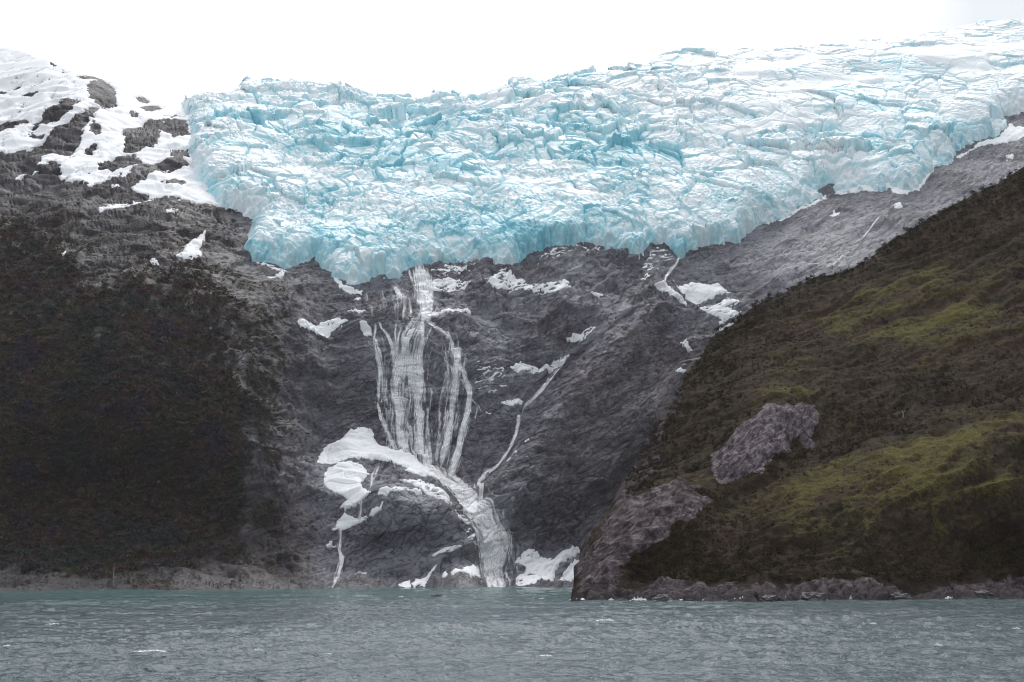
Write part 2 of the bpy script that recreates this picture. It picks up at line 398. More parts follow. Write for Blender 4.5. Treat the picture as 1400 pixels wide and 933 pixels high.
def rot_xz(P, ang):
    c, s = np.cos(ang), np.sin(ang)
    return np.stack([P[..., 0] * c + P[..., 2] * s, P[..., 1], -P[..., 0] * s + P[..., 2] * c], -1)

def rock_disp(P, u, v):
    """coarse and fine relief of the bare rock in metres"""
    x = P[..., 0]
    ang = .12 + .42 * sst(-150, 250, x)
    Q = rot_xz(P, ang)
    W = Q + 9 * np.stack([perlin(P / 60.0), perlin(P / 60.0 + 9), perlin(P / 60.0 + 21)], -1)
    ramp = sst(930, 1060, u) * sst(470, 420, v)
    hill = sst(-8, 40, sdf(FOREST_L, u, v))
    crest = np.where(u < 275, sst(-4, 55, v - interp(SKY_MT, u)), 1)
    a = (1 - .55 * ramp - .35 * hill) * crest
    k1 = worley(W[..., 0] / 85 + .3, W[..., 2] / 60, 17)
    coarse = 7.0 * fbm(P / np.array([150.0, 150, 130]), 2) + a * (4.0 * ridged(W / np.array([95.0, 60, 42]), 2) + (9 * (k1[2] - .5) + 16 * k1[3]) * sst(0, .16, k1[1] - k1[0]))
    vert = ridged(W / np.array([16.0, 40, 90]), 3) * sst(640, 560, v) * sst(440, 500, v) * sst(360, 420, u) * sst(1000, 800, u)
    Q2 = rot_xz(P, ang + 1.15); Q3 = rot_xz(P, ang - .25) + 14 * perlin(P / 45.0 + 5)[..., None]
    g1 = sst(.055, 0, np.abs(perlin(W / np.array([70.0, 50, 17]))) ); g2 = sst(.05, 0, np.abs(perlin(Q2 / np.array([60.0, 50, 26]) + 7))); g3 = sst(.05, 0, np.abs(perlin(Q3 / np.array([44.0, 30, 10]) + 3)))
    groove = 3.4 * g1 + 2.2 * g2 + 2.2 * g3
    f1, f2, rid, tl = worley(W[..., 0] / 26, W[..., 2] / 13, 3); b1 = worley(W[..., 0] / 9, W[..., 2] / 5, 5)
    rough = sst(-.35, .35, perlin(P / 110.0 + 60))
    fine = a * ((.35 + .9 * rough) * ridged(W / np.array([46.0, 30, 14.0]), 3) + 1.5 * vert - groove + (.15 + rough) * (2.6 * (rid - .5) + 4.0 * tl) * sst(0, .13, f2 - f1)
                + (.08 + .9 * rough) * (1.5 * (b1[2] - .5) + 2.6 * b1[3]) * sst(0, .14, b1[1] - b1[0]) + .55 * fbm(P / 5.0, 3) * (.12 + rough))
    def ridge_line(pts, w):
        A = np.array(pts, float); d = np.full(u.shape, 1e9)
        for q in range(len(A) - 1):
            ex, ey = A[q + 1] - A[q]; tt = np.clip(((u - A[q, 0]) * ex + (v - A[q, 1]) * ey) / (ex * ex + ey * ey), 0, 1)
            d = np.minimum(d, np.hypot(u - A[q, 0] - tt * ex, v - A[q, 1] - tt * ey))
        return np.exp(-(d / w) ** 2)
    coarse = coarse + 26 * ridge_line([(890, 430), (810, 520), (740, 620), (700, 680)], 34) - 16 * ridge_line([(800, 455), (745, 525), (705, 595), (660, 650)], 16) \
        - 7 * ridge_line([(620, 650), (665, 725), (690, 800)], 26) + 16 * ridge_line([(520, 690), (600, 720), (630, 790)], 34) - 14 * ridge_line([(450, 470), (455, 560), (440, 620)], 26) \
        + 14 * ridge_line([(400, 430), (440, 520), (470, 590)], 18) - 14 * ridge_line([(900, 640), (850, 680), (800, 740)], 30) + 14 * ridge_line([(960, 500), (880, 570), (820, 640)], 24) + 8 * ridge_line([(560, 440), (640, 440)], 10)
    rib = sst(300, 345, u) * sst(470, 420, u) * sst(370, 430, v)
    Qr = rot_xz(P, -1.18) + 8 * perlin(P / 50.0 + 15)[..., None]
    fine = fine * (1 - .5 * rib) + rib * (2.6 * ridged(Qr / np.array([26.0, 40, 120])[[2, 1, 0]], 3) + 1.5 * ridged(Qr / np.array([30.0, 12, 7]), 2))
    fine = fine + ramp * (1.1 * ridged(rot_xz(P, .62) / np.array([60.0, 40, 7]), 3))
    return coarse, fine

def back_surface(u, v, parts=False):
    P, N = base_frame(BACK, u, v)
    c, f = rock_disp(P, u, v)
    if parts: return P, N, c, f
    return P + N * (c + f)[..., None]

# ------------------------------------------------------------------ back mountain (cliff, left slopes, ramp)
def skirt(P, n=5, step=60.0, drop=40.0):
    """close the crest: rows running down the far side"""
    rows = [P[0] + np.array([0, step * k, -drop * k]) for k in range(n, 0, -1)]
    return np.concatenate([np.array(rows), P], 0)

def build_terrain():
    uu = np.concatenate([np.arange(-600, -30, 12.0), np.arange(-30, 1430, 1.35), np.arange(1430, 1800, 12.0)])
    top = np.maximum(interp(SKY_MT, uu), 0)
    top = np.where(uu > 250, interp(SKY_GL, uu) + 16 * sst(250, 310, uu), top)
    s = np.linspace(0, 1, 540)
    U = np.repeat(uu[None], len(s), 0); V = top[None] + (842 - top[None]) * s[:, None]
    P = back_surface(U, V)
    n0 = 5
    Pf = skirt(P, n0)
    sdl = sdf(FOREST_L, U, V)
    W = place(U, V, BACK(U, V))
    nz = fbm(W / 45.0, 4)
    veg = sst(-22, 22, sdl + 26 * nz + 22 * fbm(W / 130.0 + 4, 2))
    up = sst(215, 300, V) * sst(340, 250, U) * sst(-.25, .35, nz + .25 * fbm(W / 15.0, 3))
    veg = np.maximum(veg, .75 * up); veg = np.maximum(veg, .72 * sst(450, 350, U) * sst(340, 400, V) * sst(-.35, .35, nz + .3 * fbm(W / 14.0, 3)))
    shore = sst(40, 14, 806 - V) * sst(460, 380, U)
    veg = veg * (1 - sst(6, 2, W[..., 2] + 3 * nz) * sst(460, 380, U))
    warm = np.clip(sst(440, 380, U) * sst(560, 700, V) + .9 * np.exp(-((U - 880) / 120) ** 2 - ((V - 590) / 110) ** 2) + .5 * sst(330, 250, U) * sst(250, 330, V), 0, 1)
    pale = np.clip(sst(960, 1150, U) * sst(470, 380, V) + .75 * np.exp(-((U - 850) / 95) ** 2 - ((V - 585) / 95) ** 2), 0, 1)
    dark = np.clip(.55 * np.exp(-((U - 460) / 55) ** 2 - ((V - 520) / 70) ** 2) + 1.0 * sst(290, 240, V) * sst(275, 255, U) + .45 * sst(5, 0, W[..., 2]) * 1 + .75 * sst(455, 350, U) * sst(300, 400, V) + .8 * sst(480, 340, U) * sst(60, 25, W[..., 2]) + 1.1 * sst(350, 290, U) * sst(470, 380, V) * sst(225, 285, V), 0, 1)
    def ext(a): return np.concatenate([np.repeat(a[:1], n0, 0), a], 0).ravel()
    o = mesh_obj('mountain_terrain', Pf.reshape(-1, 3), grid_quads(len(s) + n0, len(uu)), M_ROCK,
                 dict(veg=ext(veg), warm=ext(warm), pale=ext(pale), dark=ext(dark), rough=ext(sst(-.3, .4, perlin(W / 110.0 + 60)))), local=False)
    tag(o, kind='structure')
build_terrain()

# ------------------------------------------------------------------ right hill
OUTCROP = [(978, 668), (980, 640), (992, 622), (1010, 602), (1032, 578), (1052, 562), (1075, 560), (1100, 555), (1118, 560), (1116, 585), (1106, 612), (1090, 600), (1075, 622), (1060, 622), (1045, 655), (1030, 658), (1012, 664), (1000, 666)]
SLAB = [(778, 822), (806, 792), (815, 752), (835, 722), (862, 700), (890, 684), (920, 676), (930, 664), (940, 672), (985, 684), (970, 698), (940, 715), (905, 745), (870, 770), (850, 790), (840, 822)]
FLANK = [(780, 800), (790, 770), (800, 740), (840, 685), (868, 630), (905, 570), (935, 500), (940, 520), (925, 580), (905, 620), (900, 660), (870, 690), (835, 715), (815, 750), (806, 790)]
SHORE = [(770, 840), (800, 808), (860, 813), (920, 808), (1000, 813), (1060, 809), (1100, 806), (1140, 800), (1180, 802), (1230, 811), (1300, 806), (1400, 803), (1800, 798), (1800, 870), (770, 870)]

def hill_fields(u, v, W):
    nz = fbm(W / np.array([60.0, 60, 30]), 4)
    Q = rot_xz(W, .45)
    rid = ridged((Q + 10 * perlin(W / 70.0)[..., None]) / np.array([110.0, 60, 20]), 3)
    so = np.maximum(np.maximum(sdf(OUTCROP, u, v), sdf(SLAB, u, v)), sdf(SHORE, u, v))
    Qo = rot_xz(W, -.3); so = so + 9 * nz + 8 * fbm(Qo / np.array([15.0, 20, 48]), 3)
    rock = sst(-7, 7, so)
    fl = sst(-10, 10, sdf(FLANK, u, v) + 8 * nz)
    return nz, rid, rock, fl, so

def hill_surface(u, v, parts=False):
    P, N = base_frame(RIGHT, u, v)
    nz, rid, rock, fl, so = hill_fields(u, v, P)
    Q = rot_xz(P, .5); W = Q + 5 * np.stack([perlin(P / 35.0), perlin(P / 35.0 + 9), perlin(P / 35.0 + 21)], -1)
    rk = 2.8 * ridged(W / np.array([46.0, 25, 9]), 3) + 1.0 * ridged(W / np.array([14.0, 9, 3.6]), 2)
    f1, f2, r_, tl = worley(W[..., 0] / 14, W[..., 2] / 6, 9)
    rk = rk + 1.6 * (r_ - .5) + 2.4 * tl - 1.2 * sst(.1, 0, f2 - f1)
    oc = sst(-3, 12, sdf(OUTCROP, u, v))
    Wv = rot_xz(P, -.25); rk = rk * (1 - .4 * oc) + oc * 2.2 * ridged(Wv / np.array([7.0, 18, 45]), 3)
    d = 4.0 * fbm(P / 90.0, 3) + 3.6 * rid * (1 - .5 * rock) + np.maximum(rock, .6 * fl) * rk + (1 - rock) * (1.3 * fbm(P / 9.0, 3)) 
    edge = sst(0, 18, v - interp(RIDGE, u))
    d = d * (.35 + .65 * edge)
    Pd = P + N * d[..., None]
    if parts: return Pd, N, nz, rid, rock, fl
    return Pd

def moss_field(u, v, rid, nz):
    g = .27 * np.exp(-((u - 1200) / 190) ** 2 - ((v - 440) / 75) ** 2) + .17 * np.exp(-((u - 1340) / 150) ** 2 - ((v - 410) / 90) ** 2)
    line = np.interp(u, [980, 1100, 1200, 1300, 1400], [706, 655, 618, 592, 565])      # the grassy crest of the nearer spur
    g = g + .22 * np.exp(-((v - line - 10) / 20) ** 2) * sst(960, 1010, u) + .30 * sst(-8, 30, v - line) * sst(190, 70, v - line) * sst(1010, 1120, u)
    g = g + .25 * np.exp(-((u - 1080) / 60) ** 2 - ((v - 540) / 35) ** 2) + .3 * np.exp(-((u - 960) / 45) ** 2 - ((v - 668) / 12) ** 2)
    g = g - .12 * sst(60, 15, v - interp(RIDGE, u))
    return g * (.75 + .6 * np.clip(rid, -.6, 1)) + .08 * rid + .16 * nz - .03

def build_hill():
    uu = np.concatenate([np.arange(779, 1460, 1.2), np.arange(1460, 1800, 5.0)])
    top = interp(RIDGE, uu); s = np.linspace(0, 1, 460)
    U = np.repeat(uu[None], len(s), 0); V = top[None] + (856 - top[None]) * s[:, None]
    P, N, nz, rid, rock, fl = hill_surface(U, V, True)
    n0 = 6; Pf = skirt(P, n0, 45, 30)
    moss = moss_field(U, V, rid, nz)
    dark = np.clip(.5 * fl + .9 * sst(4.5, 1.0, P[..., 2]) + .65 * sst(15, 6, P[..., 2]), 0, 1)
    def ext(a): return np.concatenate([np.repeat(a[:1], n0, 0), a], 0).ravel()
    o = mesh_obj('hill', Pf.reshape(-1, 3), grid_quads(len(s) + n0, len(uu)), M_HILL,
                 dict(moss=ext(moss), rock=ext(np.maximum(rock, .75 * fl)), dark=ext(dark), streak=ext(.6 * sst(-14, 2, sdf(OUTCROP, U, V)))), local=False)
    tag(o, kind='structure')
build_hill()

# ------------------------------------------------------------------ glacier
SMOOTH = [[(985, 128), (1000, 105), (1060, 92), (1130, 88), (1160, 96), (1120, 106), (1060, 120), (1010, 132)],
          [(1220, 84), (1260, 76), (1330, 76), (1400, 70), (1460, 75), (1400, 92), (1350, 100), (1358, 116), (1310, 118), (1262, 106), (1235, 98)],
          [(995, 82), (1100, 78), (1250, 66), (1330, 60), (1420, 60), (1330, 68), (1200, 78), (1100, 84)],
          [(1270, 55), (1340, 40), (1390, 40), (1360, 52), (1310, 58)],
          [(1000, 150), (1090, 128), (1200, 118), (1230, 126), (1150, 140), (1060, 156)], [(880, 112), (960, 92), (1000, 96), (960, 112)],
          [(940, 205), (1000, 190), (1060, 178), (1130, 182), (1090, 196), (1010, 210)],
          [(760, 272), (800, 282), (850, 290), (830, 297), (775, 298)],
          [(1020, 172), (1050, 158), (1090, 160), (1060, 176)],
          [(760, 150), (840, 135), (890, 128), (880, 140), (800, 160)]]
def glacier_height(P, u, v, sd):
    x = P[..., 0]; q = P[..., 1] * .8 + P[..., 2] * .9
    wx = x + 14 * perlin(P / 70.0) + 4 * perlin(P / 19.0); wq = q + 14 * perlin(P / 70.0 + 40) + 4 * perlin(P / 19.0 + 12)
    right = sst(840, 1080, u) * sst(225, 125, v)
    smo = np.zeros(u.shape)
    for pl in SMOOTH: smo = np.maximum(smo, sst(-3, 8, sdf(pl, u, v) + 5 * perlin(P / 25.0)))
    smo = np.maximum(smo, .5 * right * sst(-.05, .35, perlin(P / np.array([190.0, 90, 60]) + 2)))
    big = .45 + .75 * sst(320, 180, v) * (1 - .88 * right) + .25 * perlin(P / 130.0)
    z1 = sst(-.3, .35, perlin(P / np.array([120.0, 120, 75]) + 3)); z2 = sst(-.3, .3, perlin(P / np.array([75.0, 90, 50]) + 11))
    c0 = worley(wx / 95, wq / 110, 5); c1 = worley(wx / 46, wq / 52, 11); c2 = worley(wx / 21, wq / 27, 23); c3 = worley(wx / 9, wq / 13, 37); c4 = worley(wx / 4.6, wq / 6.5, 51)
    crumb = (1 - .75 * right) * (1 - .9 * smo)
    low = sst(250, 300, v)
    c2a = crumb * (.25 + .95 * z1); c3a = crumb * (.08 + .75 * z2 + .25 * low); c4a = crumb * (.08 + .75 * z2 + .15 * low)
    h = big * (15 * (c0[2] - .5) + 30 * c0[3] - 6 * sst(.07, 0, c0[1] - c0[0]) + (11 * (c1[2] - .5) + 19 * c1[3] - 7 * sst(.10, 0, c1[1] - c1[0])) * (.45 + .75 * z1)) * (1 - .85 * smo)
    h = h + c2a * (5.0 * (c2[2] - .5) + 9.5 * c2[3] - 3.2 * sst(.12, 0, c2[1] - c2[0]))
    h = h + c3a * (3.4 * (c3[2] - .5) + 6.0 * c3[3] - 1.6 * sst(.14, 0, c3[1] - c3[0]))
    h = h + c4a * (2.0 * (c4[2] - .5) + 3.0 * c4[3])
    h = h + 10 * fbm(P / np.array([170.0, 110, 110]), 3) + c4a * 1.0 * fbm(P / 3.5, 3) + crumb * 1.2 * fbm(P / 14.0, 4)
    # long transverse crevasses on the upper snowfield
    cz = perlin(np.stack([wx / 210, wq / 26, 0 * x], -1)); band = sst(.05, .0, np.abs(cz)) * right * (1 - smo)
    h = h - 5 * band
    crev = np.maximum(np.maximum(sst(.15, 0, c1[1] - c1[0]), .8 * sst(.14, 0, c2[1] - c2[0]) * crumb), .8 * band)
    return h, crev, smo, crumb, c2[2], c3[2]

_x = np.arange(100, 1900, 1.0); _y = interp(SKY_GL, _x); _k = np.exp(-np.linspace(-2, 2, 25) ** 2); _y = np.convolve(np.pad(_y, 12, mode='edge'), _k / _k.sum(), 'valid')
def gl_top(u): return np.interp(u, _x, _y)

def build_glacier():
    uu = np.concatenate([np.arange(232, 1432, 1.0), np.arange(1432, 1800, 4.0)])
    top = gl_top(uu); nrow = 640
    bot = np.interp(uu, [900, 1060, 1280, 1420, 1800], [402, 345, 290, 222, 140])
    s = np.linspace(0, 1, nrow)
    U = np.repeat(uu[None], nrow, 0); V = top[None] + (bot - top)[None] * s[:, None]
    sd = sdf(GLACIER, U, V)
    P, N = base_frame(BACK, U, V)
    c, f = rock_disp(P, U, V)
    sdn = sd + 4.0 * fbm(P / 16.0, 4)
    T = np.where(sdn > 0, 34 * (1 - np.exp(-np.maximum(sdn, 0) / 8)), sdn * 1.6)
    h, crev, smo, crumb, r2, r3 = glacier_height(P, U, V, sd)
    env = sst(-1, 8, sdn) * sst(0, 10, V - gl_top(U) + 6)
    up = np.array([0, -.45, .9])
    G = P + N * (T + c * sst(20, 0, sdn) + np.where(sdn < 8, f * sst(6, -4, sdn), 0))[..., None] + up * (h * env)[..., None] * .8
    # ease the thickness at the skyline so the crest stays where it is
    ease = np.exp(-np.maximum(V - gl_top(U), 0) / 22)
    G = G - N * (T * ease * .9)[..., None]
    Ng = np.cross(np.gradient(G, axis=0), np.gradient(G, axis=1)); Ng /= np.linalg.norm(Ng, axis=-1, keepdims=True) + 1e-9
    Ng *= np.where(Ng[..., 2:3] + -.5 * Ng[..., 1:2] < 0, -1, 1)
    steep = 1 - np.clip(Ng[..., 2], 0, 1)
    zone = .34 * np.exp(-((U - 620) / 330) ** 2 - ((V - 345) / 38) ** 2) + .26 * np.exp(-((U - 480) / 150) ** 2 - ((V - 215) / 45) ** 2) + .16 * np.exp(-((U - 690) / 160) ** 2 - ((V - 215) / 70) ** 2) + .18 * np.exp(-((U - 850) / 130) ** 2 - ((V - 245) / 30) ** 2) + .1 * np.exp(-((U - 1180) / 120) ** 2 - ((V - 150) / 40) ** 2)
    blue = .02 + .34 * sst(.25, .95, steep) + .26 * crev + zone * 1.05 + .30 * fbm(P / np.array([120.0, 120, 60]), 4) + .20 * (r2 - .5) + .12 * (r3 - .5) - .25 * smo
    blue = np.clip(blue * (1 - .8 * smo), 0, 1.05)
    n0 = 5; Gf = skirt(G, n0, 60, 30)
    keep = np.concatenate([np.repeat((sdn > -5)[:1], n0, 0), sdn > -5], 0)
    def ext(a): return np.concatenate([np.repeat(a[:1], n0, 0), a], 0).ravel()
    o = mesh_obj('glacier', Gf.reshape(-1, 3), grid_quads(nrow + n0, len(uu), keep), M_ICE,
                 dict(blue=ext(blue), crumble=ext(.12 + .8 * crumb * np.clip(sst(-.35, .4, perlin(P / np.array([75.0, 90, 50]) + 11)), .15, 1))), smooth=True)
    tag(o, 'broad turquoise crevassed glacier hanging over the grey rock face under a white sky', 'glacier')
build_glacier()

# ------------------------------------------------------------------ snow lying on the rock
def snow_sheet(name, polys, label, group=None, holes=(), T=2.0, speck=0.0, step=.7, edge=2.2, cat='snow', sky=False, smooth_k=.75, parent=None, ribs=False):
    A = np.concatenate([np.array(p, float) for p in polys])
    u = np.arange(A[:, 0].min() - 5, A[:, 0].max() + 5, step); v = np.arange(A[:, 1].min() - 5, A[:, 1].max() + 5, step)
    U, V = np.meshgrid(u, v)
    sd = np.full(U.shape, -1e9)
    for p in polys: sd = np.maximum(sd, sdf(p, U, V))
    for p in holes: sd = np.minimum(sd, -sdf(p, U, V))
    P, N, c, f = back_surface(U, V, True)
    Q = rot_xz(P, .35)
    sd = sd + edge * fbm(P / 13.0, 3) + .5 * edge * fbm(P / 3.5, 2)
    if sky: sd = np.minimum(sd, np.where(V < interp(SKY_MT, U) - .4, -99, 99))
    if ribs:
        Qr = rot_xz(P, .62); rb = ridged((Qr + 10 * perlin(P / 60.0)[..., None]) / np.array([70.0, 60, 13]), 4)
        sd = np.minimum(sd, 9 * (1.80 - rb) + 3 * sst(80, 200, U)); sd = sd - 2.4 * (rb - .9) * sst(9, 1, np.abs(sd))
    if speck > 0:
        sp = fbm(Q / np.array([19.0, 10, 3.8]), 4)
        sd = np.minimum(sd, 7 * (sp + .55 - speck * (1.0 if speck < .35 else 1.4)))
    h = np.where(sd > 0, T * (1 - np.exp(-np.maximum(sd, 0) / 3.0)) + .5, sd * 2.4 + .5)
    k = smooth_k * sst(-1.5, 3.5, sd) * (1 - .5 * min(1, speck))
    hh = f * (1 - k) + h
    if speck < .2: hh = np.maximum(hh, np.where(sd > 0, f + .9 * sst(0, 2.5, sd), -99))
    S = P + N * (c + hh)[..., None]
    keep = sd > -1.2
    if not keep.any(): return None
    o = mesh_obj(name, S.reshape(-1, 3), grid_quads(len(v), len(u), keep, True), M_SNOW, smooth=True, parent=parent)
    if label: tag(o, label, cat, group)
    return o

R_HOLES = [[(118, 120), (126, 112), (140, 107), (149, 114), (159, 123), (157, 140), (160, 146), (143, 149), (130, 143), (121, 135)],
    [(39, 183), (51, 169), (72, 152), (94, 140), (112, 142), (106, 149), (86, 163), (57, 172), (43, 184)],
    [(41, 188), (60, 182), (73, 172), (74, 178), (60, 191), (48, 191)],
    [(-160, 260), (-60, 230), (0, 210), (43, 203), (66, 192), (94, 166), (126, 150), (136, 149), (126, 163), (114, 183), (108, 203), (94, 216), (69, 212), (58, 222), (40, 240), (10, 258), (-10, 262), (-160, 300)],
    [(166, 183), (194, 172), (206, 166), (257, 169), (258, 189), (237, 192), (220, 181), (215, 200), (200, 205), (183, 212), (169, 209), (172, 197)],
    [(229, 217), (246, 209), (262, 210), (257, 220), (235, 222)],
    [(-40, 290), (-5, 262), (20, 250), (50, 232), (74, 224), (86, 234), (80, 245), (90, 258), (124, 262), (150, 256), (172, 247), (186, 233), (160, 240), (137, 238), (135, 229), (160, 217), (183, 212), (196, 226), (246, 223), (258, 229), (212, 238), (200, 252), (176, 264), (150, 280), (60, 290)],
    [(190, 146), (205, 142), (222, 148), (200, 152)], [(183, 132), (195, 131), (209, 138), (196, 140)], [(223, 160), (240, 158), (252, 163), (235, 164)],
    [(219, 255), (235, 250), (258, 251), (240, 262), (228, 264)], [(-30, 168), (0, 168), (11, 166), (8, 174), (-30, 182)], [(-30, 184), (17, 172), (43, 170), (20, 180), (-30, 196)],
    [(118, 205), (128, 198), (134, 206), (126, 212), (116, 211)], [(122, 182), (128, 170), (134, 178), (137, 188), (130, 190)],
    [(29, 132), (40, 126), (55, 128), (44, 135)], [(18, 117), (26, 116), (27, 119), (18, 119)], [(45, 118), (58, 117), (56, 119)], [(16, 75), (20, 74), (20, 76)], [(105, 108), (125, 104), (140, 105), (128, 110)],
    [(70, 137), (82, 136), (80, 140)], [(-10, 124), (15, 124), (10, 128), (-10, 129)], [(177, 155), (190, 156), (188, 163), (180, 160)], [(86, 101), (93, 102), (90, 104)], [(70, 89), (79, 91), (74, 92)]]
SNOWFIELD = [(-160, 20), (262, 20), (262, 150), (264, 200), (268, 240), (290, 262), (305, 278), (290, 279), (252, 279), (222, 276), (177, 264), (165, 246), (124, 259), (90, 250), (70, 249), (58, 275), (50, 270), (24, 252), (8, 263), (-10, 275), (-160, 300)]
snow_sheet('snowfield', [SNOWFIELD], 'wide white snowfield with dark rock ribs on the mountain left of the glacier', holes=R_HOLES, T=2.4, step=.8, edge=1.5, cat='snowfield', sky=True, smooth_k=.93, ribs=True)

